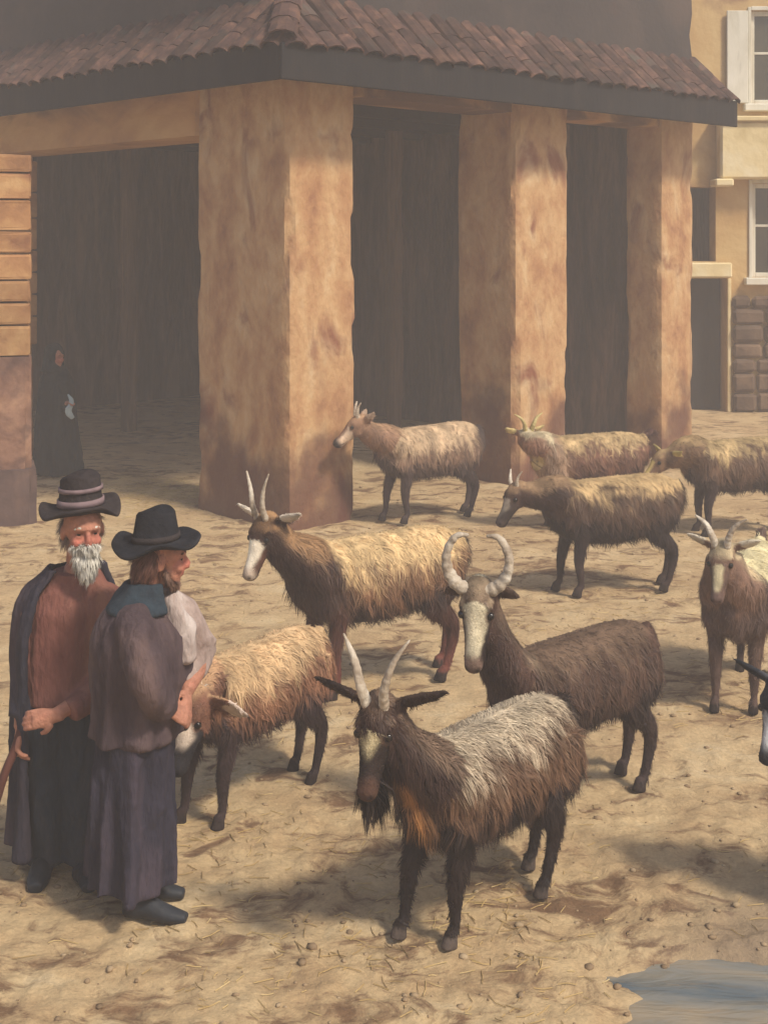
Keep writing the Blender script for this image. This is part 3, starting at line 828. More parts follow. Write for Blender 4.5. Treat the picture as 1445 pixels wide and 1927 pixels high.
def goat(label, base, heading, S, poll, hdir, coat, legs=((0, 0), (0, 0), (0, 0), (0, 0)), horns=None, roll=0.0, ears='side', hair=9000, hlen=0.06,
         beard=0.0, seed=1, ear_len=0.15, horn_mat='horn', swayback=0.0, tail_up=True, neck_r=1.17, fat=1.0, head_s=1.0, ear_w=1.0, voxel=0.0105, width=0.0034, group='goats in the market square'):
    """base: ground point under the belly; heading: world XY direction; poll: local head position; hdir: world direction of the muzzle"""
    rz = math.atan2(heading[1], heading[0])
    root = empty('goat', (base[0], base[1], gz(base[0], base[1])), rz)
    tag(root, label, 'goat', group)
    hd = unit(hdir)
    c_, s_ = math.cos(-rz), math.sin(-rz)
    h = np.array((hd[0] * c_ - hd[1] * s_, hd[0] * s_ + hd[1] * c_, hd[2]))
    lat = unit(np.cross((0, 0, 1.0), h)); up = np.cross(h, lat)
    if roll:
        lat, up = lat * math.cos(roll) + up * math.sin(roll), up * math.cos(roll) - lat * math.sin(roll)
    PP = np.array(poll, float)
    HS = head_s
    def H(a, b, c):  # head frame: forward, left, up
        return PP + (h * a + lat * b + up * c) * HS
    shells = []; segs = []
    T = TORSO.copy()
    T[:, 3] *= fat; T[:, 2] *= (0.5 + 0.5 * fat)
    T[:, 1] += swayback * np.clip(1 - np.abs(T[:, 0]) / 0.4, 0, 1)
    pts = np.stack([T[:, 0], np.zeros(len(T)), T[:, 1]], 1)
    cc, (hz_, hy_) = curve_pts(pts, [T[:, 2], T[:, 3]], 40)
    shells.append(loft(cc, hy_, hz_, (0, 0, 1), 24))
    # neck
    nb = np.array((0.27, 0, 0.60)); n2 = np.array((0.40, 0, 0.68))
    nm = (n2 + PP) / 2 + np.array((0.02, 0, -0.01))
    end = PP - h * 0.01 * HS - up * 0.02 * HS
    shells.append(tube([nb, n2, nm, end], np.array((0.135, 0.112, 0.082, 0.066)) * neck_r, 22, 18, (0, 1, 0.01), np.array((0.17, 0.145, 0.105, 0.078)) * neck_r))
    # head
    hs = [(-0.075, 0.0, 0.028, 0.026), (-0.05, 0.004, 0.058, 0.05), (-0.01, 0.008, 0.075, 0.064), (0.04, 0.004, 0.074, 0.064), (0.09, -0.008, 0.064, 0.054),
          (0.14, -0.018, 0.052, 0.043), (0.19, -0.026, 0.044, 0.037), (0.23, -0.030, 0.041, 0.036), (0.258, -0.033, 0.032, 0.030), (0.272, -0.035, 0.014, 0.014)]
    hp = [H(a, 0, b) for a, b, _, _ in hs]
    cc2, (ru, rl) = curve_pts(hp, [[q[2] * HS for q in hs], [q[3] * HS for q in hs]], 30)
    shells.append(loft(cc2, rl, ru, up, 18))
    for sg in (-1, 1):                                       # brow ridges, cheeks, nostril pads
        shells.append(ellipsoid(H(0.045, 0.046 * sg, 0.042), np.array((0.034, 0.020, 0.016)) * HS, (h, lat, up)))
        shells.append(ellipsoid(H(0.05, 0.038 * sg, -0.035), np.array((0.05, 0.024, 0.034)) * HS, (h, lat, up)))
        shells.append(ellipsoid(H(0.250, 0.018 * sg, -0.018), np.array((0.020, 0.015, 0.014)) * HS, (h, lat, up)))
    shells.append(ellipsoid(H(0.225, 0, -0.062), np.array((0.034, 0.024, 0.016)) * HS, (h, lat, up)))   # chin
    # ears
    ear_segs = []
    for sg in (-1, 1):
        a = H(-0.035, 0.05 * sg, 0.022)
        dr = {'side': (-0.25, 1.0, 0.10), 'droop': (0.05, 0.75, -0.75), 'up': (-0.35, 0.9, 0.45), 'back': (-0.8, 0.6, 0.1)}[ears]
        ed = unit(h * dr[0] + lat * dr[1] * sg + up * dr[2])
        tip = a + ed * ear_len * HS + up * 0.02 * HS
        m1 = a + ed * ear_len * 0.42 * HS - up * 0.006 * HS
        nrm = h if ears == 'droop' else unit(np.cross(ed, up))
        ew = ear_w * (1.2 if ears == 'droop' else 1.0)
        shells.append(tube([a, m1 * 0.55 + a * 0.45, m1 * 0.6 + tip * 0.4, tip], np.array((0.020, 0.036 * ew, 0.032 * ew, 0.009)) * HS, 14, 12, nrm, np.array((0.015, 0.015, 0.013, 0.006)) * HS))
        ear_segs.append((a, tip))
    # legs
    leg_segs = []; hooves = []
    names = (('f', 1), ('f', -1), ('b', 1), ('b', -1))
    for (kind, sg), (dx, lft) in zip(names, legs):
        if kind == 'f':
            fx = 0.30 + dx
            J = [(0.29, 0.085 * sg, 0.60), (0.30, 0.108 * sg, 0.50), (0.27 + dx * 0.25, 0.105 * sg, 0.405), (0.295 + dx * 0.62 + 0.02 * (lft > 0), 0.098 * sg, 0.235 + lft * 0.7),
                 (fx - 0.012 - 0.05 * (lft > 0), 0.095 * sg, 0.085 + lft), (fx + 0.008 - 0.06 * (lft > 0), 0.095 * sg, 0.045 + lft)]
            rr = np.array((0.082, 0.072, 0.048, 0.033, 0.020, 0.0245)); r2 = np.array((0.10, 0.088, 0.054, 0.035, 0.022, 0.026))
        else:
            fx = -0.385 + dx
            J = [(-0.33, 0.08 * sg, 0.64), (-0.33 + dx * 0.1, 0.105 * sg, 0.53), (-0.285 + dx * 0.35, 0.112 * sg, 0.415), (-0.425 + dx * 0.8, 0.10 * sg, 0.275 + lft * 0.7),
                 (fx - 0.015, 0.098 * sg, 0.090 + lft), (fx + 0.012, 0.098 * sg, 0.045 + lft)]
            rr = np.array((0.09, 0.088, 0.062, 0.033, 0.0215, 0.0255)); r2 = np.array((0.13, 0.12, 0.078, 0.040, 0.023, 0.027))
        shells.append(tube(J, rr, 30, 14, (1, 0, 0.01), r2))
        hx0 = J[-1][0]
        shells.append(tube([(hx0 + 0.002, 0.096 * sg, 0.066 + lft), (hx0 + 0.008, 0.096 * sg, 0.035 + lft), (hx0 + 0.016, 0.096 * sg, 0.0 + lft)],
                           (0.022, 0.027, 0.031), 8, 12, (1, 0, 0.01), (0.024, 0.032, 0.040)))
        for a, b in zip(J, J[1:]): leg_segs.append((np.array(a), np.array(b)))
        hooves.append(lft)
    # tail
    tb = np.array((-0.47, 0, 0.735))
    tp = tb + (np.array((-0.10, 0, 0.05)) if tail_up else np.array((-0.07, 0, -0.16)))
    shells.append(tube([tb, (tb + tp) / 2 + np.array((-0.012, 0, 0.015)), tp], (0.035, 0.03, 0.014), 10, 10, (0, 1, 0)))
    body = fuse('body', shells, voxel, int(5 * 0.0105 / voxel))
    v = co_of(body); nn = no_of(body)
    # which region does each vertex belong to
    def mind(sl): return np.min([seg_dist(v, np.array(a), np.array(b))[0] for a, b in sl], 0)
    d_head = mind([(hp[i], hp[i + 1]) for i in range(len(hp) - 1)]) - 0.05 * HS
    d_neck = mind([(n2, nm), (nm, end)]) - 0.10 * neck_r
    d_leg = mind(leg_segs) - 0.045 - 0.05 * (v[:, 2] > 0.46)
    d_ear = mind(ear_segs) - 0.018
    d_tail = mind([(tb, tp)]) - 0.03
    tz = np.interp(v[:, 0], T[:, 0], T[:, 1]); tr = np.interp(v[:, 0], T[:, 0], T[:, 2]); tw = np.interp(v[:, 0], T[:, 0], T[:, 3])
    d_tor = (np.sqrt(((v[:, 2] - tz) / tr) ** 2 + (v[:, 1] / tw) ** 2) - 1) * 0.15 + np.clip(np.abs(v[:, 0] + 0.02) - 0.46, 0, 1)
    D = np.stack([d_tor - 0.012, d_neck, d_head, d_leg, d_ear, d_tail - 0.0], 1)
    lab = D.argmin(1)
    rel = (v - PP) / HS
    ha, hl, hu = rel @ h, rel @ lat, rel @ up
    N1 = noise3(v, 1.7, seed * 13 + 1); N2 = noise3(v, 5.0, seed * 13 + 2)
    K = {k: lin(q) for k, q in coat.items() if isinstance(q, tuple)}
    N3 = noise3(v * np.array((1.6, 1.0, 0.45)), 11.0, seed * 13 + 5, 2)
    hg = (v[:, 2] - tz) / tr + 0.22 * N1 + 0.10 * N2 + 0.20 * N3
    col = np.repeat(K['flank'][None], len(v), 0)
    col = mix(col, K['back'][None], sstep(coat.get('b0', 0.25), coat.get('b1', 0.75), hg))  # pale top: coat pattern, partly top light put into the colour
    col = mix(col, K['belly'][None], sstep(-0.15, -0.65, hg))  # dark underside: coat pattern, partly shade put into the colour
    if 'rump' in K: col = mix(col, K['rump'][None], sstep(-0.36, -0.47, v[:, 0] + 0.05 * N1))
    if 'shoulder' in K: col = mix(col, K['shoulder'][None], sstep(0.16, 0.28, v[:, 0] + 0.05 * N1 - 0.10 * np.clip(hg, 0, 1)))
    nk = np.repeat(K.get('neck', K['flank'])[None], len(v), 0)
    nk = mix(nk, K.get('mane', K['back'])[None], sstep(0.3, 0.8, nn[:, 2] + 0.25 * N1))  # upward faces of the neck paler, partly painted top light too
    if 'throat' in K:
        st = np.exp(-((v[:, 1] - 0.055 - 0.02 * N1) / 0.026) ** 2) * sstep(0.36, 0.42, v[:, 0]) * sstep(0.47, 0.52, v[:, 2] + 0.03 * N2) * sstep(0.74, 0.66, v[:, 2])
        nk = mix(nk, K['throat'][None], st); col = mix(col, K['throat'][None], st)
    wn_ = sstep(0.02, -0.03, d_neck - d_tor + 0.02 * N1)
    col = np.where((lab == 1)[:, None], nk, mix(col, nk, wn_ * (lab == 0)))
    lg_ = mix(np.repeat(K['leg'][None], len(v), 0), K.get('shank', K['leg'])[None], sstep(0.26, 0.14, v[:, 2] + 0.03 * N1))
    wl = sstep(0.50, 0.40, v[:, 2] + 0.05 * N1)
    col = np.where((lab == 3)[:, None], mix(col, lg_, wl), col)
    fc = np.repeat(K['face'][None], len(v), 0)
    bw = coat.get('blaze_w', 0.03)
    bl_ = sstep(bw * 1.35, bw * 0.75, np.abs(hl) + 0.008 * N2 + coat.get('blaze_taper', 0.0) * np.clip(ha, 0, 1)) * sstep(-0.012, 0.012, hu + 0.01 * N2) * sstep(coat.get('blaze_end', 0.3) + 0.03, coat.get('blaze_end', 0.3) - 0.02, ha)
    fc = mix(fc, K['blaze'][None], bl_)
    fc = mix(fc, K['muzzle'][None], sstep(0.205, 0.245, ha + 0.01 * N2))
    mouth = np.exp(-((hu + 0.047 + 0.10 * np.clip(0.25 - ha, 0, 1)) / 0.0045) ** 2) * sstep(0.15, 0.2, ha)
    nost = np.exp(-(((ha - 0.264) / 0.014) ** 2 + ((np.abs(hl) - 0.021) / 0.0075) ** 2 + ((hu + 0.016) / 0.010) ** 2))
    er = np.sqrt((ha - 0.080) ** 2 + (np.abs(hl) - 0.053) ** 2 + (hu - 0.026) ** 2)
    fc = mix(fc, K.get('lid', K['flank'])[None], 0.55 * sstep(0.034, 0.022, er))
    fc = mix(fc, np.array((0.01, 0.008, 0.007))[None], 0.8 * sstep(0.021, 0.016, er))
    fc = fc * (1 - 0.85 * np.clip(mouth + nost, 0, 1))[:, None]
    col = np.where((lab == 2)[:, None], fc, col)
    col = np.where((lab == 4)[:, None], K['ear'][None], col)
    col = np.where((lab == 5)[:, None], K.get('tail', K['belly'])[None], col)
    hoof = sstep(0.058, 0.045, v[:, 2]) * (v[:, 2] > -1)
    col = mix(col, lin(coat.get('hoof', (52, 44, 42)))[None], hoof)
    col = col * (1 + 0.18 * N2 + 0.10 * N3)[:, None]
    set_col(body, np.clip(col * (0.9 + 0.15 * N2)[:, None], 0.002, 0.9))
    # hair
    comb = np.tile((-0.45, 0, -1.0), (len(v), 1))
    topw = sstep(0.55, 0.95, nn[:, 2])
    comb = mix(comb, np.stack([np.full(len(v), -0.7), np.sign(v[:, 1]) * 0.9, np.full(len(v), -0.3)], 1), topw)
    nd = unit(n2 - PP) * 0.8 + np.array((0, 0, -0.6))
    comb = np.where((lab == 1)[:, None], nd[None], comb)
    comb = np.where((lab == 2)[:, None], (-h * 0.8 - up * 0.25)[None], comb)
    comb = np.where((lab == 3)[:, None], np.array((-0.15, 0, -1.0))[None], comb)
    for (a, b) in ear_segs:
        side_ = seg_dist(v, a, b)[0] < 0.05
        comb = np.where(((lab == 4) & side_)[:, None], (b - a)[None] / np.linalg.norm(b - a), comb)
    comb = np.where((lab == 5)[:, None], (unit(tp - tb) + np.array((0, 0, -0.3)))[None], comb)
    ln = np.choose(lab, [hlen, hlen * 0.8, 0.014, 0.028, 0.018, hlen * 1.1])
    ln = np.where(lab == 0, hlen * (0.75 + 0.45 * sstep(0.6, -0.7, hg)), ln)
    ln = np.where((lab == 3) & (v[:, 2] > 0.20), 0.030 + (hlen - 0.030) * sstep(0.22, 0.42, v[:, 2]), ln)
    ln = np.where(lab == 2, 0.011 + 0.014 * sstep(-0.03, -0.07, ha), ln)
    ln = np.where(lab == 1, ln * (0.25 + 0.75 * sstep(0.04, 0.20, np.linalg.norm(v - PP, axis=1))), ln)
    wt = np.choose(lab, [1.0, 1.1, 1.9, 1.25, 1.5, 1.6]) * (1 - hoof) * (1 - 0.9 * ((lab == 2) & (ha > 0.235)))
    # scale everything
    body_v = v * S
    set_co(body, body_v)
    link('body', body, MATS['hide'], root)
    fur = strands('coat_hair', body, hair, ln * S, comb, wt, np.clip(col, 0.002, 0.85), width=width, seed=seed, lift=0.26, clump=0.72, jitter=0.42)
    link('coat_hair', fur, MATS['fur'], root)
    if beard > 0:
        wb = np.where((lab == 2), np.exp(-(((ha - 0.20) / 0.03) ** 2 + (hl / 0.02) ** 2 + ((hu + 0.072) / 0.016) ** 2)), 0.0) + 1e-9
        cb = np.tile((-0.15, 0, -1.0), (len(v), 1))
        bd = strands('beard', body, 1100, np.full(len(v), beard * S), cb, wb, np.repeat(K.get('beard', K['face'])[None], len(v), 0), width=0.005, seed=seed + 3, lift=1.6, clump=0.75, droop=1.2, jitter=0.15)
        link('beard', bd, MATS['fur'], root)
    for sg in (-1, 1):                                       # eyes
        e = fuse('eye', [ellipsoid(H(0.078, 0.0530 * sg, 0.026) * S, (0.0155 * S * HS,) * 3)], 0.004, 1)
        link('eye', e, MATS['eye'], root)
    if horns:
        wup = np.array((0, 0, 1.0)); L_ = horns['L']
        for sg in (-1, 1):
            r0 = H(-0.005, 0.028 * sg, 0.05)
            if horns['kind'] == 'up':
                d0 = unit(up * 0.6 + wup * 0.6 + lat * sg * horns['spread'] * 0.4)
                d1 = unit(wup * 0.9 + up * 0.1 - h * horns['lean'] * 0.5 + lat * sg * horns['spread'])
                d2 = unit(wup * 0.62 - h * horns['lean'] + lat * sg * horns['spread'] * 2.0)
                pts_ = [r0, r0 + d0 * L_ * 0.33, r0 + d0 * L_ * 0.33 + d1 * L_ * 0.35, r0 + d0 * L_ * 0.33 + d1 * L_ * 0.35 + d2 * L_ * 0.36]
            else:
                q = [(0, 0), (0.24, 0.10), (0.42, 0.36), (0.43, 0.68), (0.26, 0.95), (0.02, 0.98)]
                pts_ = [r0 + (lat * sg * a + wup * b - h * 0.05 * b) * L_ for a, b in q]
            n = 46
            rad = horns.get('rad', (0.024, 0.0195, 0.013, 0.004))
            c3, (r3,) = curve_pts(np.array(pts_) * S, [np.array(rad) * S * HS], n)
            r3 = r3 * (1 + horns.get('ridge', 0.05) * np.sin(np.arange(n) * 1.35)) * np.where(np.arange(n) > n - 2, 0.3, 1)
            v3, f3 = loft(c3, r3 * 0.85, r3 * 1.1, h, 10)
            link('horn', pymesh('horn', v3, f3, True), MATS[horn_mat], root)
    return root

def hp_upright(L, spread=0.3, lean=0.3):
    return {'kind': 'up', 'L': L, 'spread': spread, 'lean': lean}
RING = {'kind': 'ring', 'L': 0.235, 'rad': (0.024, 0.024, 0.022, 0.018, 0.012, 0.005), 'ridge': 0.09}

# --- front goat: grey-white saddle, partly painted top light, over a brown-black coat
goat('shaggy dark goat with a pale frosted back, upright horns and a black beard', gp(918, 1712), (-0.70, -0.71), 0.94, (0.60, -0.02, 0.93), (-0.20, -0.58, -0.79),
     dict(back=(192, 176, 150), flank=(106, 78, 58), belly=(40, 31, 30), neck=(62, 44, 38), mane=(120, 98, 80), leg=(46, 34, 30), shank=(38, 30, 28), face=(42, 33, 30),
          blaze=(206, 190, 150), blaze_w=0.062, blaze_taper=0.36, blaze_end=0.15, muzzle=(76, 54, 44), ear=(62, 48, 42), rump=(58, 46, 40), throat=(182, 130, 80), b0=0.15, b1=1.05, hoof=(84, 74, 68)),
     legs=((0.02, 0), (0.10, 0), (0.14, 0), (-0.02, 0)), horns=dict(hp_upright(0.29, 0.40, 0.75), rad=(0.022, 0.018, 0.012, 0.003)), beard=0.10, hair=34000, hlen=0.08, seed=1, ear_len=0.19, ears='side', head_s=1.12, tail_up=False, voxel=0.0075)

# --- goat with ring horns
goat('brown goat with a long white face and curled ring-shaped horns', gp(1080, 1512), (-0.80, -0.60), 0.98, (0.56, -0.02, 1.03), (-0.14, -0.56, -0.81),
     dict(back=(106, 86, 70), flank=(84, 64, 54), belly=(52, 42, 40), neck=(78, 58, 50), mane=(140, 122, 100), leg=(60, 47, 44), shank=(56, 46, 46), face=(54, 43, 40),
          blaze=(206, 194, 164), blaze_w=0.040, blaze_taper=0.03, muzzle=(128, 104, 90), ear=(88, 70, 60), lid=(110, 88, 74), rump=(88, 66, 56), tail=(80, 62, 54)),
     legs=((0.0, 0), (0.06, 0), (0.03, 0), (-0.05, 0)), horns=RING, hair=15000, hlen=0.045, seed=2, ears='droop', ear_len=0.13, head_s=1.18, neck_r=1.05, tail_up=False, voxel=0.008)

# --- goat with thin white horns behind
goat('dark necked goat with sandy back, white face and thin white horns', gp(708, 1292), (-0.88, -0.47), 1.12, (0.59, -0.02, 0.86), (-0.42, -0.55, -0.85),
     dict(back=(212, 182, 134), flank=(132, 98, 74), belly=(58, 46, 44), neck=(72, 52, 44), mane=(150, 116, 82), leg=(84, 54, 46), shank=(104, 62, 54), face=(92, 62, 50),
          blaze=(230, 218, 196), blaze_w=0.050, blaze_taper=0.0, muzzle=(196, 176, 156), ear=(206, 194, 176), shoulder=(74, 54, 46), b0=-0.05, b1=0.55),
     legs=((-0.02, 0), (0.05, 0), (0.04, 0), (-0.06, 0)), horns=dict(hp_upright(0.25, 0.12, 0.05), rad=(0.017, 0.014, 0.010, 0.004)), hair=14000, hlen=0.06, seed=3, ears='side', ear_len=0.17, tail_up=False)

# --- brown goat by the two men
goat('russet brown goat with a drooping white ear, standing against the two men', gp(478, 1502), (-0.62, -0.78), 0.93, (0.57, 0.20, 0.66), (-0.30, -0.55, -0.78),
     dict(back=(204, 172, 130), flank=(140, 100, 76), belly=(66, 52, 52), neck=(120, 84, 68), mane=(176, 140, 106), leg=(62, 48, 48), shank=(58, 46, 46), face=(46, 44, 48),
          blaze=(222, 204, 186), blaze_w=0.045, blaze_end=0.17, muzzle=(44, 42, 46), ear=(226, 206, 190), b0=0.1, b1=0.7),
     legs=((0.02, 0), (0.08, 0), (0.05, 0), (-0.03, 0)), hair=14000, hlen=0.06, seed=4, ears='droop', ear_len=0.19, ear_w=2.1, head_s=1.12, tail_up=False, voxel=0.008)

# --- goat with head down in the middle distance
goat('thick dark brown goat lowering its grey head, a tan line along its back', gp(1150, 1112), (-0.97, -0.24), 1.06, (0.66, -0.03, 0.70), (-0.62, -0.45, -0.70),
     dict(back=(190, 162, 118), flank=(86, 66, 54), belly=(48, 39, 38), neck=(72, 54, 47), mane=(150, 122, 92), leg=(50, 40, 39), shank=(58, 46, 44), face=(70, 58, 54),
          blaze=(150, 138, 124), blaze_w=0.03, muzzle=(90, 78, 74), ear=(110, 92, 80), b0=0.25, b1=0.8),
     legs=((-0.03, 0), (0.05, 0), (0.02, 0), (-0.05, 0)), horns=dict(hp_upright(0.12, 0.3, 0.9), rad=(0.016, 0.013, 0.009, 0.004)), hair=11000, hlen=0.06, seed=5, ears='droop', ear_len=0.13, fat=1.08, tail_up=False)

# --- far goat before the corner pillar
goat('grey brown goat with a white cheek standing before the corner pillar', (0.40, 12.32), (-0.88, -0.47), 1.10, (0.63, 0.0, 0.82), (-0.86, -0.25, -0.52),
     dict(back=(190, 164, 132), flank=(134, 108, 90), belly=(80, 66, 62), neck=(140, 108, 86), mane=(160, 128, 100), leg=(74, 60, 58), shank=(70, 58, 58), face=(196, 172, 148),
          blaze=(120, 92, 76), blaze_w=0.03, muzzle=(64, 56, 54), ear=(176, 150, 128), rump=(76, 64, 60), b0=-0.1, b1=0.5),
     legs=((-0.04, 0), (0.06, 0), (0.04, 0), (-0.04, 0)), horns=dict(hp_upright(0.14, 0.2, 0.4), rad=(0.020, 0.016, 0.011, 0.005)), hair=9000, hlen=0.055, seed=6, ears='back', ear_len=0.12, tail_up=False, width=0.005)

# --- goat turning its head with yellowish horns
goat('russet goat turning back its yellowish horned head, behind the head-down goat', (1.80, 11.95), (-0.96, -0.15), 1.06, (0.50, -0.12, 0.74), (0.35, -0.72, -0.58),
     dict(back=(186, 160, 118), flank=(122, 88, 72), belly=(92, 68, 62), neck=(150, 112, 90), mane=(206, 190, 156), leg=(90, 68, 60), face=(150, 118, 84),
          blaze=(200, 182, 126), blaze_w=0.04, muzzle=(190, 170, 124), ear=(196, 178, 124), shoulder=(164, 136, 112)),
     horns=hp_upright(0.20, 0.6, 0.2), horn_mat='horn_yellow', hair=9000, hlen=0.06, seed=7, ears='side', ear_len=0.15, width=0.005)

# --- goat at the back on the right
goat('dark goat with an olive tan back and a yellow ear, in the rearmost row', (3.06, 11.75), (-0.985, -0.17), 1.06, (0.62, -0.02, 0.62), (-0.80, -0.30, -0.55),
     dict(back=(178, 154, 112), flank=(108, 84, 68), belly=(68, 56, 54), neck=(124, 98, 76), mane=(164, 138, 100), leg=(62, 50, 48), face=(104, 80, 64),
          blaze=(180, 158, 100), blaze_w=0.03, muzzle=(90, 74, 66), ear=(200, 182, 116), b0=0.2, b1=0.7),
     hair=9000, hlen=0.06, seed=8, ears='side', ear_len=0.17, width=0.005)

# --- goat walking in at the right
goat('cream and brown goat with short pale horns walking in beside the ring-horned goat', (2.03, 7.62), (-0.42, -0.91), 1.02, (0.54, -0.02, 0.88), (-0.30, -0.62, -0.74),
     dict(back=(212, 200, 158), flank=(150, 124, 102), belly=(92, 74, 68), neck=(126, 100, 86), mane=(196, 178, 144), leg=(98, 78, 68), shank=(90, 72, 66), face=(106, 84, 74),
          blaze=(210, 196, 158), blaze_w=0.035, blaze_taper=0.1, muzzle=(104, 84, 76), ear=(196, 186, 166), shoulder=(100, 82, 76), b0=0.0, b1=0.5),
     legs=((0.0, 0), (0.06, 0), (0.0, 0), (0.0, 0)), horns=hp_upright(0.20, 0.55, 0.2), hair=12000, hlen=0.05, seed=9, ears='side', ear_len=0.15)

# --- goat entering at the edge
goat('slate black goat with a white streaked face, stepping in near the puddle', (2.08, 5.02), (-0.90, 0.30), 1.0, (0.58, 0.02, 0.80), (-0.40, -0.45, -0.78),
     dict(back=(92, 88, 90), flank=(58, 58, 66), belly=(42, 42, 50), neck=(52, 54, 62), mane=(80, 80, 84), leg=(48, 48, 54), face=(62, 66, 74),
          blaze=(206, 206, 204), blaze_w=0.03, muzzle=(60, 60, 66), ear=(46, 50, 56)),
     legs=((0.0, 0), (0.05, 0), (0.04, 0), (-0.04, 0)), hair=12000, hlen=0.055, seed=10, ears='side', ear_len=0.16, horn_mat='horn_dark')

# ------------------------------------------------------------------ people
def head_shells(c, f, s=1.0):
    """c: centre of the skull, f: facing direction.  Returns shells and a frame"""
    f = unit(f); l = unit(np.cross((0, 0, 1.0), f)); u = np.cross(f, l)
    A = (f, l, u); c = np.array(c, float)
    def Q(a, b, d): return c + (f * a + l * b + u * d) * s
    def E(p, r): return ellipsoid(Q(*p), np.array(r) * s, A, 16, 11)
    sh = [E((-0.008, 0, 0.03), (0.095, 0.076, 0.088)), E((0.03, 0, -0.035), (0.062, 0.058, 0.075)), E((0.052, 0, -0.078), (0.034, 0.036, 0.028)),
          E((0.078, 0, 0.034), (0.018, 0.05, 0.014)), E((0.085, 0, -0.036), (0.012, 0.026, 0.010)), E((0.086, 0, -0.052), (0.011, 0.022, 0.009))]
    sh.append(tube([Q(0.082, 0, 0.022), Q(0.102, 0, -0.004), Q(0.106, 0, -0.018), Q(0.09, 0, -0.024)], np.array((0.010, 0.012, 0.015, 0.012)) * s, 12, 10))
    for sg in (-1, 1):
        sh.append(E((0.062, 0.038 * sg, -0.022), (0.026, 0.022, 0.022)))
        sh.append(E((0.070, 0.031 * sg, 0.0205), (0.015, 0.018, 0.0065)))
        sh.append(E((0.068, 0.031 * sg, 0.001), (0.015, 0.017, 0.006)))
        sh.append(E((-0.012, 0.078 * sg, -0.004), (0.020, 0.010, 0.032)))
        sh.append(E((0.090, 0.011 * sg, -0.018), (0.012, 0.010, 0.009)))
    return sh, Q, A

def hand_shells(w, f, n, curl=0.5, s=1.0, mirror=1):
    """w: wrist, f: towards the fingers, n: back of the hand"""
    f = unit(f); n = np.array(n, float); n = unit(n - f * (n @ f)); sd = np.cross(f, n) * mirror
    w = np.array(w, float)
    sh = [tube([w - f * 0.03 * s, w + f * 0.02 * s, w + f * 0.055 * s, w + f * 0.088 * s], np.array((0.024, 0.031, 0.039, 0.036)) * s, 12, 14, n, np.array((0.021, 0.018, 0.017, 0.013)) * s)]
    for k, (off, ln) in enumerate(((0.029, 0.066), (0.010, 0.076), (-0.010, 0.070), (-0.028, 0.054))):
        p = w + (f * 0.078 + sd * off) * s; pts = [p]; d = f
        for q, fr in enumerate((0.42, 0.33, 0.25)):
            a = curl * (0.55 + 0.25 * q) * (1 + 0.1 * k)
            d = unit(d * math.cos(a) - n * math.sin(a))
            pts.append(pts[-1] + d * ln * fr * s)
        sh.append(tube(pts, np.array((0.0105, 0.0095, 0.0088, 0.0068)) * s, 12, 10, sd))
    p = w + (f * 0.022 + sd * 0.030) * s; d = unit(f * 0.65 + sd * 0.65 - n * 0.35)
    p2 = p + d * 0.032 * s; p3 = p2 + unit(f * 0.85 + sd * 0.15 - n * 0.45 * (0.5 + curl)) * 0.028 * s
    sh.append(tube([p, p2, p3], np.array((0.014, 0.0115, 0.008)) * s, 10, 10, n))
    return sh

def robe(rings, amp=0.03, folds=9, seed=1, n=44, seg=72, top_amp=0.15, arc=None, thick=0.03):
    """cloth hanging round the body: rings of (z, cx, cy, rx, ry), folds deepening downwards.  arc=(a0,a1) leaves it open"""
    r = np.random.default_rng(seed)
    A = np.array(sorted(rings, key=lambda q: q[0]), float)
    zz = np.linspace(A[0, 0], A[-1, 0], n)
    I = [np.interp(zz, A[:, 0], A[:, k]) for k in range(1, 5)]
    for k in range(4):
        y = I[k]; I[k] = np.convolve(np.pad(y, 2, mode='edge'), np.ones(5) / 5, 'valid')
    ph = r.uniform(0, 6.28, 4); fr = [folds, folds * 0.55 + 1, folds * 1.7, 3]
    fr = [round(x) for x in fr]
    out = []
    for i, z_ in enumerate(zz):
        t = 1 - i / (n - 1)
        am = amp * (top_amp + (1 - top_amp) * t)
        if arc is None: a = np.linspace(0, 2 * math.pi, seg, endpoint=False)
        else: a = np.linspace(arc[0], arc[1], seg)
        drift = 0.5 * np.sin(z_ * 5 + ph[3])
        m = 1 + am / 0.17 * (0.55 * np.sin(fr[0] * a + ph[0] + drift) + 0.45 * np.sin(fr[1] * a + ph[1] - drift) + 0.25 * np.sin(fr[2] * a + ph[2] + 2 * drift))
        x = I[0][i] + I[2][i] * m * np.cos(a); y = I[1][i] + I[3][i] * m * np.sin(a)
        ring = np.stack([x, y, np.full(len(a), z_)], 1)
        if arc is not None:
            xi = I[0][i] + (I[2][i] - thick) * m * np.cos(a); yi = I[1][i] + (I[3][i] - thick) * m * np.sin(a)
            ring = np.concatenate([ring, np.stack([xi, yi, np.full(len(a), z_)], 1)[::-1]])
        out.append(ring)
    return loft_poly(out)

def crease(m, amp=0.006, freq=(6, 6, 2), seed=1):
    """rumple a garment: long pulls, sharp-crested folds and small dents"""
    v = co_of(m); nn = no_of(m)
    q = v * np.array(freq) / 4
    big = noise3(q, 1.1, seed, 2); rid = 1 - 2 * np.abs(noise3(q + 0.15 * big[:, None], 2.0, seed + 1, 2)); fine = noise3(v, 9.0, seed + 2, 2)
    set_co(m, v + nn * (amp * (1.1 * big + 0.9 * rid + 0.25 * fine))[:, None])
    return m

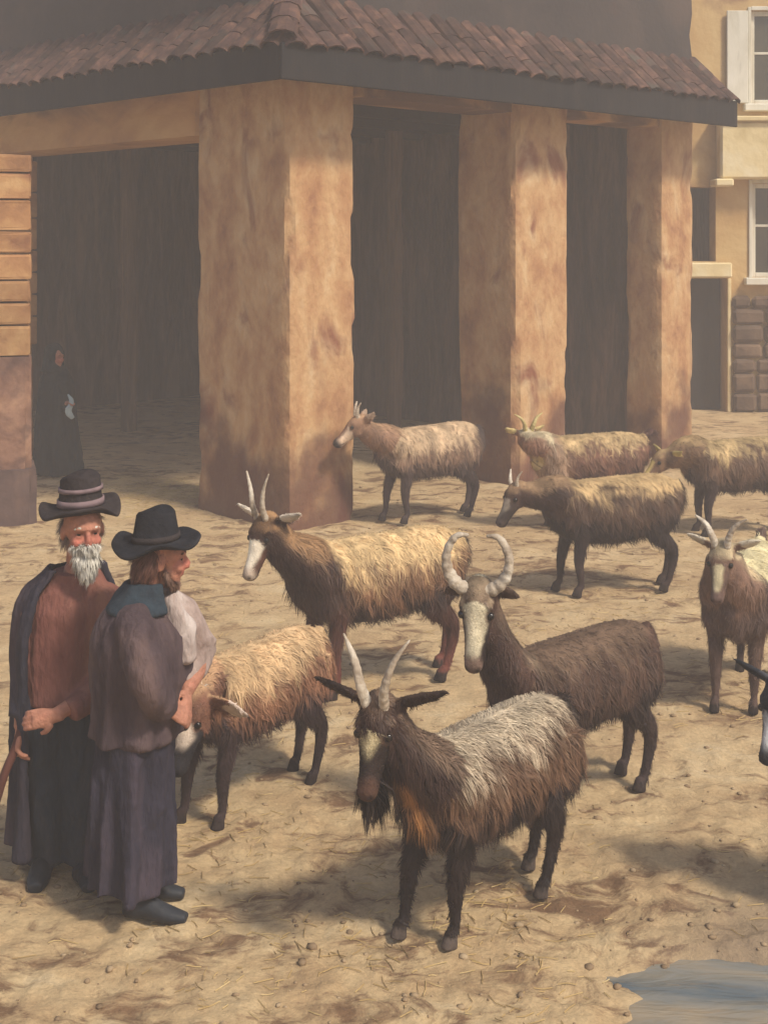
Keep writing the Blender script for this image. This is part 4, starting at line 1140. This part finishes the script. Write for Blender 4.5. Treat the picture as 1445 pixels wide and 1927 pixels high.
def hat_mesh(cr, ch, br, droop, seed, pinch=0.2, tiltx=0.0, tilty=0.0, taper=0.8):
    """felt hat: lathe of a dented crown and a rolling brim, with thickness"""
    prof = [(0.001, ch * 0.86), (cr * 0.45, ch * 0.93), (cr * taper * 0.9, ch), (cr * taper, ch * 0.93), (cr * 0.9, ch * 0.5), (cr * 0.97, ch * 0.16), (cr, 0.012),
            (cr + (br - cr) * 0.4, 0.0), (cr + (br - cr) * 0.8, 0.004), (br, 0.012), (br + 0.003, 0.006), (br, -0.001), (cr + (br - cr) * 0.5, -0.009), (cr * 0.96, -0.006), (cr * 0.9, 0.03)]
    seg = 56; v = []; f = []
    r = np.random.default_rng(seed); p0, p1 = r.uniform(0, 6.28, 2)
    for (rr, zz) in prof:
        for k in range(seg):
            a = 2 * math.pi * k / seg
            e = max(0, (rr - cr) / (br - cr))
            z = zz - droop * e * math.cos(2 * a) + 0.018 * e * math.sin(3 * a + p0) + 0.008 * e * math.sin(5 * a + p1)
            q = rr * (1 + 0.03 * math.sin(3 * a + p1))
            if zz > ch * 0.4 and rr < cr: q *= 1 - pinch * math.exp(-((math.sin(a)) ** 2 - 1) ** 2 * 6) * 0.5; z += 0.010 * math.sin(2 * a + p0)
            x, y = q * math.cos(a), q * math.sin(a)
            v.append((x, y, z + x * tiltx + y * tilty))
    n = len(prof)
    for i in range(n - 1):
        for k in range(seg):
            a, b = i * seg + k, i * seg + (k + 1) % seg
            f.append((a, a + seg, b + seg, b))
    f.append(tuple(range(seg)))
    return pymesh('hat', v, f, True)

def band_mesh(cr, z0, z1, taper, tiltx, tilty):
    v = []; f = []; seg = 56
    for (zz, o) in ((z0, -0.004), (z0, 0.0025), (z1, 0.0025), (z1, -0.004)):
        for k in range(seg):
            a = 2 * math.pi * k / seg
            q = cr * (1 - taper * zz) + o
            x, y = q * math.cos(a), q * math.sin(a); v.append((x, y, zz + x * tiltx + y * tilty))
    for i in range(3):
        for k in range(seg):
            a, b = i * seg + k, i * seg + (k + 1) % seg
            f.append((a, b, b + seg, a + seg))
    return pymesh('band', v, f, True)

def paint_skin(m, Q_inv, seed=1, dark=0.5):
    v = co_of(m); N2 = noise3(v, 9, seed)
    c0 = lin((172, 120, 98)); c1 = lin((182, 104, 90))
    fa, fl, fu = Q_inv(v)
    red = np.exp(-(((fa - 0.10) / 0.03) ** 2 + (fl / 0.02) ** 2 + ((fu + 0.01) / 0.03) ** 2)) + 0.8 * np.exp(-((np.abs(fl) - 0.04) / 0.02) ** 2 - ((fu + 0.02) / 0.025) ** 2) * (fa > 0.04)
    col = mix(np.repeat(c0[None], len(v), 0), c1[None], np.clip(red + 0.15 * N2, 0, 1))
    lips = np.exp(-((fu + 0.044) / 0.008) ** 2 - (fl / 0.025) ** 2) * (fa > 0.06)
    col = mix(col, lin((150, 74, 68))[None], np.clip(lips, 0, 0.8))
    sock = np.exp(-(((np.abs(fl) - 0.032) / 0.014) ** 2 + ((fu - 0.012) / 0.010) ** 2)) * (fa > 0.04)
    col = mix(col, lin((122, 74, 62))[None], np.clip(sock, 0, 0.6))
    col = col * (1 + 0.16 * noise3(v, 22, seed + 2))[:, None]
    col = np.where((v[:, 2] < dark)[:, None], lin((44, 42, 46))[None], col)     # stockings
    set_col(m, np.clip(col, 0, 1))

def face_bits(root, Q, s, white=False):
    for sg in (-1, 1):
        e = fuse('eye', [ellipsoid(Q(0.0705, 0.031 * sg, 0.011), (0.0105 * s,) * 3)], 0.004, 1); link('eye', e, MATS['eye'], root)
        brow = fuse('eyebrow', [tube([Q(0.086, 0.012 * sg, 0.031), Q(0.084, 0.032 * sg, 0.037), Q(0.068, 0.052 * sg, 0.030)], (0.005 * s, 0.007 * s, 0.004 * s), 10, 8)], 0.004, 1)
        link('eyebrow', brow, MATS['beard_white' if white else 'hair_brown'], root)

def hair_on(name, root, shells, n, length, combv, rgb, seed, width=0.004, lift=0.4, voxel=0.008):
    m = fuse(name, shells, voxel, 3)
    k = len(m.vertices)
    set_col(m, np.repeat(lin(rgb)[None] * 0.8, k, 0))
    o = link(name, m, MATS['hide'], root)
    st = strands('strand', m, n, np.full(k, length), np.tile(combv, (k, 1)), np.ones(k), np.repeat(lin(rgb)[None], k, 0), width=width, seed=seed, lift=lift, clump=0.6, jitter=0.25)
    link('strand', st, MATS['fur'], o)
    return o

def boot(w, f, s=1.0):
    """heel point on the ground w, pointing to f"""
    f = unit(f); w = np.array(w, float); u = np.array((0, 0, 1.0))
    return [tube([w + u * 0.045 - f * 0.01, w + f * 0.08 + u * 0.052, w + f * 0.16 + u * 0.036, w + f * 0.235 + u * 0.028], np.array((0.036, 0.040, 0.047, 0.030)) * s, 16, 14, u, np.array((0.044, 0.050, 0.036, 0.022)) * s),
            tube([w + f * 0.02 + u * 0.05, w + f * 0.015 + u * 0.14, w + f * 0.005 + u * 0.26], np.array((0.044, 0.045, 0.056)) * s, 10, 14, f)]

# --- bearded old man with a stick (coordinates relative to his standing point)
def old_man():
    Y0 = 5.46
    bx = px_x(122, Y0)
    root = empty('person', (bx, Y0, gz(bx, Y0)))
    tag(root, 'stooping white-bearded person in russet shirt, slate coat and tall banded hat', 'person', 'people in the square')
    X = lambda x: px_x(x, Y0) - bx
    Z = lambda y: px_z(y, Y0)
    fx = unit((0.42, -0.9, -0.10))
    hc = np.array((X(163), -0.06, Z(992)))
    hs, Q, A = head_shells(hc, fx, 1.0)
    sh = list(hs)
    sh.append(tube([(X(140), 0.03, Z(1110)), (X(150), 0.0, Z(1060)), hc + np.array((-0.01, 0.03, -0.03))], (0.07, 0.056, 0.056), 12, 14))
    sh.append(tube([(0.0, 0.0, 0.72), (0.005, 0.01, 0.90), (0.01, 0.02, 1.08), (0.03, 0.02, 1.17)], (0.14, 0.145, 0.155, 0.10), 20, 20, (0, 1, 0), (0.10, 0.105, 0.11, 0.08)))
    # right arm (towards the stick) and left arm to the belt
    wr = np.array((X(52), -0.10, Z(1352)))
    el = np.array((X(52), 0.02, Z(1245)))
    so = np.array((X(82), 0.02, Z(1135)))
    sh.append(tube([so, el, wr], (0.052, 0.042, 0.027), 20, 14))
    sh += hand_shells(wr, (-0.10, -0.35, -0.9), (-0.85, -0.3, 0.1), 1.1, 1.0, 1)
    wl = np.array((X(128), -0.20, Z(1312))); el2 = np.array((X(205), -0.06, Z(1262))); sl = np.array((X(205), 0.0, Z(1140)))
    sh.append(tube([sl, el2, wl], (0.052, 0.042, 0.027), 20, 14))
    sh += hand_shells(wl, (-0.95, -0.1, -0.15), (0, -1.0, 0.3), 0.55, 1.0, -1)
    for sx in (-0.075, 0.075):
        sh.append(tube([(sx * 0.9, 0, 0.74), (sx, -0.01, 0.42), (sx, 0.02, 0.08)], (0.085, 0.06, 0.042), 18, 14))
        sh.append(tube([(sx, 0.02, 0.05), (sx + 0.01, -0.10, 0.035)], (0.038, 0.034), 8, 12))
    b = fuse('body', sh, 0.0052, 2)
    def inv(v):
        r_ = v - hc; return r_ @ A[0], r_ @ A[1], r_ @ A[2]
    paint_skin(b, inv, 5)
    link('body', b, MATS['skin_attr'], root)
    face_bits(root, Q, 1.0, True)
    # beard, moustache and hair
    hair_on('beard', root, [ellipsoid(Q(0.066, 0, -0.088), (0.034, 0.050, 0.036), A), tube([Q(0.068, 0, -0.09), Q(0.078, 0, -0.14), Q(0.066, 0, -0.165)], (0.043, 0.034, 0.012), 12, 12, (0, 1, 0)),
            tube([Q(0.05, 0.058, -0.045), Q(0.098, 0.012, -0.037), Q(0.098, -0.012, -0.037), Q(0.05, -0.058, -0.045)], (0.010, 0.013, 0.013, 0.010), 14, 10)], 2600, 0.034, (0.1, -0.25, -1), (206, 202, 190), 3)
    hair_on('hair', root, [ellipsoid(Q(-0.045, 0, 0.0), (0.062, 0.080, 0.075), A)], 1500, 0.05, (-0.1, 0.3, -1), (120, 104, 96), 4)
    # clothes
    shirt = fuse('shirt', [robe([(0.70, 0.0, 0, 0.165, 0.125), (0.80, 0.0, 0, 0.160, 0.125), (0.95, 0.004, 0.01, 0.172, 0.135), (1.08, 0.012, 0.015, 0.178, 0.135), (1.16, 0.03, 0.02, 0.140, 0.11), (1.215, 0.045, 0.01, 0.085, 0.08)], 0.022, 9, 11, 40, 72, 0.45),
                           tube([sl + np.array((-0.06, 0, 0.02)), sl, el2, wl + np.array((0.05, 0.02, 0.005))], (0.065, 0.074, 0.064, 0.048), 24, 18)], 0.009, 3)
    link('shirt', crease(shirt, 0.006, (7, 7, 2.5), 3), MATS['shirt_russet'], root)
    coat = fuse('coat', [robe([(0.10, -0.015, 0.015, 0.205, 0.185), (0.40, -0.012, 0.015, 0.198, 0.178), (0.72, -0.010, 0.012, 0.200, 0.172), (0.95, -0.006, 0.014, 0.208, 0.174), (1.10, 0.008, 0.016, 0.208, 0.166), (1.18, 0.03, 0.016, 0.166, 0.136), (1.235, 0.045, 0.01, 0.112, 0.106)],
                               0.026, 8, 12, 46, 70, 0.3, (R(25), R(238)), 0.032),
                         tube([so + np.array((0.06, 0.0, 0.03)), so, el, wr + np.array((0.0, 0.01, 0.035))], (0.07, 0.086, 0.072, 0.056), 26, 18)], 0.009, 3)
    link('coat', crease(coat, 0.006, (6, 6, 2), 5), MATS['coat_slate'], root)
    tr = []
    for sx in (-0.075, 0.075):
        tr.append(robe([(0.05, sx * 1.05, 0.02, 0.085, 0.085), (0.35, sx * 1.05, 0.0, 0.090, 0.095), (0.60, sx, 0, 0.098, 0.110), (0.82, sx * 0.7, 0, 0.09, 0.105)], 0.010, 6, 20 + int(sx * 100), 40, 48, 0.4))
    link('trousers', crease(fuse('trousers', tr, 0.009, 3), 0.007, (6, 6, 2.5), 7), MATS['trouser_teal'], root)
    for sx in (-0.085, 0.085):
        link('boot', fuse('boot', boot((sx, 0.045, -0.004), (0.15 + sx, -1, 0)), 0.007, 3), MATS['boot'], root)
    # hat
    hm = hat_mesh(0.092, 0.135, 0.158, 0.010, 5, 0.15, 0.05, 0.04, 0.86)
    ho = link('hat', hm, MATS['felt_brown'], root, (X(156), -0.035, Z(952)))
    link('hat_band', band_mesh(0.0925, 0.018, 0.043, 0.5, 0.05, 0.04), MATS['ribbon'], ho)
    link('hat_band', band_mesh(0.0915, 0.074, 0.090, 0.75, 0.05, 0.04), MATS['ribbon'], ho)
    # walking stick gripped in the right hand (a thing of its own)
    g = np.array((bx, Y0, 0)) + wr + np.array((-0.012, -0.035, -0.062))
    d = unit((-0.30, -0.30, -1.0))
    top = g - d * 0.10; t_ = (top[2] + 0.005) / -d[2]
    pts = [top + d * t_ * k / 7 + np.array((0.004 * math.sin(k * 2.1), 0.004 * math.cos(k * 1.7), 0)) for k in range(8)]
    v_, f_ = tube(pts, np.linspace(0.019, 0.013, 8), 40, 12)
    kn = ellipsoid(top, (0.026, 0.026, 0.024))
    st = fuse('walking_stick', [(v_, f_), kn], 0.005, 2)
    tag(link('walking_stick', st, MATS['stick_wood']), 'dark reddish walking stick held by the white-bearded person', 'walking stick')
old_man()

# --- man in a long plum coat, turned to the goat
def coated_man():
    Y0 = 5.15
    bx = px_x(262, Y0)
    root = empty('person', (bx, Y0, gz(bx, Y0)))
    tag(root, 'person in mauve-brown coat, blue-black skirts and black felt hat beside the bearded one', 'person', 'people in the square')
    X = lambda x: px_x(x, Y0) - bx
    Z = lambda y: px_z(y, Y0)
    fx = unit((0.93, 0.30, -0.12))
    hc = np.array((X(303), 0.0, Z(1056)))
    hs, Q, A = head_shells(hc, fx, 0.98)
    sh = list(hs)
    sh.append(tube([(X(268), 0.0, Z(1150)), (X(280), 0.0, Z(1110)), hc + np.array((-0.02, 0, -0.03))], (0.08, 0.058, 0.056), 12, 14))
    sh.append(tube([(0, 0, 0.66), (0.005, 0, 0.85), (0.0, 0, 1.02), (0.01, 0, 1.13)], (0.15, 0.155, 0.155, 0.10), 20, 20, (0, 1, 0), (0.13, 0.13, 0.13, 0.09)))
    sr = np.array((X(268), -0.15, Z(1165))); er = np.array((X(308), -0.215, Z(1268))); wr = np.array((X(330), -0.13, Z(1318)))
    sh.append(tube([sr, er, wr], (0.054, 0.044, 0.028), 20, 14))
    sh += hand_shells(wr, (0.70, 0.40, -0.5), (0.3, -0.6, 0.65), 0.7, 0.92, -1)
    sl = np.array((X(300), 0.15, Z(1160))); el = np.array((X(366), 0.13, Z(1248))); wl = np.array((X(352), 0.0, Z(1305)))
    sh.append(tube([sl, el, wl], (0.054, 0.044, 0.028), 20, 14))
    sh += hand_shells(wl, (0.1, -0.6, -0.5), (0.8, 0.2, 0.5), 0.7, 0.92, 1)
    for sy in (-0.08, 0.08):
        sh.append(tube([(-0.02, sy * 0.8, 0.68), (-0.02, sy * 0.8, 0.40), (-0.02, sy, 0.08)], (0.066, 0.052, 0.040), 18, 14))
    b = fuse('body', sh, 0.0052, 2)
    def inv(v):
        r_ = (v - hc) / 0.98; return r_ @ A[0], r_ @ A[1], r_ @ A[2]
    paint_skin(b, inv, 6, 0.72)
    link('body', b, MATS['skin_attr'], root)
    face_bits(root, Q, 0.98)
    hair_on('hair', root, [ellipsoid(Q(-0.045, 0, 0.0), (0.065, 0.082, 0.080), A), ellipsoid(Q(-0.07, 0, -0.045), (0.036, 0.062, 0.040), A)], 1700, 0.04, (-0.4, -0.1, -1), (104, 70, 58), 8)
    hair_on('beard', root, [ellipsoid(Q(0.058, 0, -0.090), (0.026, 0.036, 0.022), A), tube([Q(0.01, -0.064, -0.03), Q(0.03, -0.058, -0.07), Q(0.056, -0.02, -0.098)], (0.010, 0.013, 0.015), 10, 10)], 1100, 0.022, (0.25, -0.1, -1), (120, 92, 78), 9)
    coat = fuse('coat', [robe([(0.66, -0.014, 0, 0.176, 0.192), (0.76, -0.012, 0, 0.168, 0.182), (0.88, 0.004, 0, 0.190, 0.190), (1.02, 0.002, 0, 0.184, 0.190), (1.12, 0.002, 0, 0.150, 0.168), (1.175, 0.012, 0, 0.102, 0.115), (1.21, 0.02, 0, 0.080, 0.085)],
                              0.020, 8, 31, 40, 80, 0.3),
                         tube([sr + np.array((0.0, 0.06, 0.02)), sr, er, wr - np.array((0.025, 0.0, -0.01))], (0.066, 0.078, 0.070, 0.052), 26, 18)], 0.009, 3)
    link('coat', crease(coat, 0.010, (6, 6, 3), 15), MATS['coat_plum'], root)
    skirt = fuse('skirt', [robe([(0.10, -0.030, 0, 0.172, 0.188), (0.30, -0.030, 0, 0.164, 0.182), (0.55, -0.026, 0, 0.154, 0.172), (0.72, -0.014, 0, 0.150, 0.166)], 0.034, 10, 33, 44, 84, 0.35)], 0.009, 3)
    link('skirt', crease(skirt, 0.009, (6, 6, 2), 16), MATS['skirt_blue'], root)
    # far sleeve and shirt front, pale in the light
    slv = fuse('shirt_sleeve', [tube([sl + np.array((-0.04, -0.05, 0.03)), sl + np.array((0.03, -0.05, 0)), el, wl + np.array((-0.015, 0.03, 0.01))], (0.066, 0.075, 0.068, 0.046), 26, 18),
                                tube([(X(318), -0.01, Z(1118)), (X(338), 0.0, Z(1175)), (X(340), 0.02, Z(1245))], (0.035, 0.05, 0.05), 16, 14)], 0.009, 3)
    link('shirt_sleeve', crease(slv, 0.009, (7, 7, 4), 17), MATS['shirt_pale'], root)
    col = fuse('collar', [robe([(1.135, 0.004, 0.0, 0.132, 0.142), (1.185, 0.012, 0.0, 0.110, 0.118), (1.245, 0.03, 0.0, 0.084, 0.086)], 0.008, 5, 41, 16, 60, 0.6, (R(60), R(330)), 0.022)], 0.007, 3)
    link('collar', crease(col, 0.005, (7, 7, 4), 19), MATS['collar_blue'], root)
    for (sx, sy, f) in ((-0.03, -0.08, (0.95, -0.2, 0)), (-0.07, 0.085, (0.95, -0.1, 0))):
        link('boot', fuse('boot', boot((sx, sy, -0.004), f, 0.86), 0.007, 3), MATS['boot'], root)
    hm = hat_mesh(0.092, 0.125, 0.165, -0.010, 9, 0.35, 0.06, 0.02, 0.80)
    ho = link('hat', hm, MATS['felt_black'], root, (X(293), 0.0, Z(1026)))
    link('hat_band', band_mesh(0.0925, 0.014, 0.036, 0.6, 0.06, 0.02), MATS['felt_brown'], ho)
coated_man()

# --- cloaked figure in the archway
def cloaked():
    Y0 = 14.7
    bx = px_x(108, Y0)
    root = empty('person', (bx, Y0, gz(bx, Y0)))
    tag(root, 'cloaked person in dark teal holding a pale blue cloth, standing in the archway', 'person', 'people in the square')
    hc = np.array((0.0, -0.04, 1.27))
    fx = unit((0.85, -0.5, -0.15))
    hs, Q, A = head_shells(hc, fx, 0.92)
    wr = np.array((0.16, -0.20, 0.80)); el = np.array((0.13, -0.12, 0.76)); so = np.array((0.10, -0.10, 1.02))
    sh = hs + [tube([(0, 0, 0.6), (0, 0, 0.9), (0, 0, 1.06), (0, -0.02, 1.2)], (0.13, 0.14, 0.13, 0.055), 20, 18),
               tube([so, el, wr], (0.05, 0.04, 0.026), 16, 12),
               tube([(-0.07, 0, 0.62), (-0.07, 0, 0.3), (-0.07, 0, 0.03)], (0.08, 0.055, 0.04), 12, 12), tube([(0.07, 0, 0.62), (0.07, 0, 0.3), (0.07, 0, 0.03)], (0.08, 0.055, 0.04), 12, 12)]
    sh += hand_shells(wr, (0.6, -0.7, 0.1), (0, 0, 1), 0.6, 0.95, 1)
    b = fuse('body', sh, 0.009, 3)
    def inv(v):
        r_ = (v - hc) / 0.92; return r_ @ A[0], r_ @ A[1], r_ @ A[2]
    paint_skin(b, inv, 8)
    link('body', b, MATS['skin_attr'], root)
    face_bits(root, Q, 0.92)
    cl = fuse('cloak', [robe([(0.02, 0, 0, 0.26, 0.23), (0.4, 0, 0, 0.225, 0.20), (0.8, 0, 0, 0.205, 0.185), (1.02, 0, 0, 0.185, 0.165), (1.12, 0, -0.005, 0.12, 0.115), (1.18, 0, -0.01, 0.085, 0.085)], 0.03, 8, 51, 50, 72, 0.3),
                        tube([so + np.array((-0.05, 0.05, 0.0)), so, el, wr * 0.75 + el * 0.25], (0.06, 0.075, 0.075, 0.065), 20, 16)], 0.011, 3)
    link('cloak', crease(cl, 0.008, (6, 6, 2), 25), MATS['cloak_teal'], root)
    hood = fuse('hood', [ellipsoid(hc - np.array(fx) * 0.035 + np.array((0, 0, 0.02)), (0.115, 0.108, 0.135), A), tube([hc - np.array(fx) * 0.05, hc - np.array(fx) * 0.05 + np.array((0, 0.01, -0.16))], (0.10, 0.13), 10, 16)], 0.009, 4)
    link('hood', crease(hood, 0.006, (6, 6, 4), 26), MATS['cloak_teal'], root)
    cl2 = fuse('held_cloth', [tube([wr + np.array((0.02, -0.06, 0.10)), wr + np.array((0.06, -0.085, 0.02)), wr + np.array((0.03, -0.08, -0.08)), wr + np.array((0.075, -0.08, -0.16))], (0.012, 0.030, 0.036, 0.020), 16, 12, (0, 1, 0), (0.012, 0.02, 0.02, 0.012))], 0.008, 2)
    cl2.transform(Matrix.Translation((bx, Y0, gz(bx, Y0))))
    tag(link('cloth', crease(cl2, 0.006, (8, 8, 4), 27), MATS['linen_blue']), 'pale blue linen cloth in the hand of the cloaked person', 'cloth')
cloaked()

# ------------------------------------------------------------------ litter on the ground
def scatter_xy(n, y0, y1, seed):
    r = np.random.default_rng(seed)
    Y = y0 * (y1 / y0) ** r.random(n)
    X = (r.random(n) * 1.25 - 0.125 - 0.5) * 1445 / FOC * Y
    return X, Y, r

def build_straw():
    n = 5200
    x, y, r = scatter_xy(n, 3.9, 13.5, 5)
    keep = (noise3(np.stack([x, y, x * 0], 1), 0.5, 77, 2) + r.uniform(-0.6, 0.6, n) > -0.05) & (pud_r(x, y) > 1.1)
    x, y = x[keep], y[keep]
    hc_ = gp(300, 925)                                     # added straw scatter, in place of lit yellow floor left of the corner pillar
    x = np.concatenate([x, r.normal(hc_.x, 0.42, 2600)]); y = np.concatenate([y, r.normal(hc_.y, 0.55, 2600)]); n = len(x)
    a = r.uniform(0, 6.28, n); L = r.uniform(0.02, 0.085, n); w = r.uniform(0.0008, 0.0018, n)
    z = ground_z(x, y) + 0.006
    bend = r.uniform(-0.3, 0.3, n)
    d = np.stack([np.cos(a), np.sin(a)], 1); s_ = np.stack([-np.sin(a), np.cos(a)], 1)
    c = np.stack([x, y], 1)
    P = []
    for t, lift in ((-0.5, 0.0), (0.0, 0.004), (0.5, 0.0)):
        ctr = c + d * (L * t)[:, None] + s_ * (bend * L * (0.25 - t * t))[:, None]
        zt = np.maximum(ground_z(ctr[:, 0], ctr[:, 1]) + 0.003, z - 0.006 + lift * r.random(n))
        for sg, dz in ((-1, 0), (1, 0), (0, 0.003)):
            q = ctr + s_ * (w * sg)[:, None]
            P.append(np.stack([q[:, 0], q[:, 1], zt + dz], 1))
    V = np.stack(P, 1).reshape(-1, 3)
    F = []
    for i in range(n):
        b = i * 9
        for k in (0, 3):
            F += [(b + k, b + k + 3, b + k + 5, b + k + 2), (b + k + 1, b + k + 2, b + k + 5, b + k + 4), (b + k, b + k + 1, b + k + 4, b + k + 3)]
    tag(link('straw', pymesh('straw', V, F), MATS['straw']), 'broken straw strewn over the trodden earth', 'straw', None, 'stuff')

def build_pebbles():
    bm = bmesh.new(); bmesh.ops.create_icosphere(bm, subdivisions=1, radius=1)
    bv = np.array([v.co[:] for v in bm.verts]); bf = [tuple(v.index for v in f.verts) for f in bm.faces]; bm.free()
    n = 1500
    x, y, r = scatter_xy(n, 3.9, 14, 6)
    V = []; F = []
    for i in range(n):
        s = 0.004 + 0.014 * r.random() ** 3
        v = bv * (s * r.uniform(0.7, 1.4), s * r.uniform(0.7, 1.4), s * r.uniform(0.4, 0.75)) * r.uniform(0.8, 1.2, (len(bv), 1))
        o = len(bv) * i
        V.append(v + (x[i], y[i], gz(x[i], y[i]) + s * 0.2)); F += [tuple(k + o for k in f) for f in bf]
    tag(link('pebbles', pymesh('pebbles', np.concatenate(V), F, True), MATS['pebble']), 'small stones and dry clods scattered on the earth', 'pebbles', None, 'stuff')
build_straw(); build_pebbles()

# ------------------------------------------------------------------ added haze, standing in for veiling glare
def build_haze():
    m = bpy.data.materials.new('glare_haze'); m.use_nodes = True
    nt = m.node_tree; nt.nodes.clear()
    o = nt.nodes.new('ShaderNodeOutputMaterial'); v = nt.nodes.new('ShaderNodeVolumePrincipled')
    v.inputs['Color'].default_value = (0.96, 0.92, 0.90, 1)
    v.inputs['Density'].default_value = 0.0115
    v.inputs['Anisotropy'].default_value = 0.0
    nt.links.new(v.outputs[0], o.inputs['Volume'])
    tag(link('haze', box_mesh('haze', (-62, -62, -1.2), (62, 62, 7.7)), m), 'added pale haze over the market square, in place of veiling glare', 'haze', None, 'stuff')
build_haze()
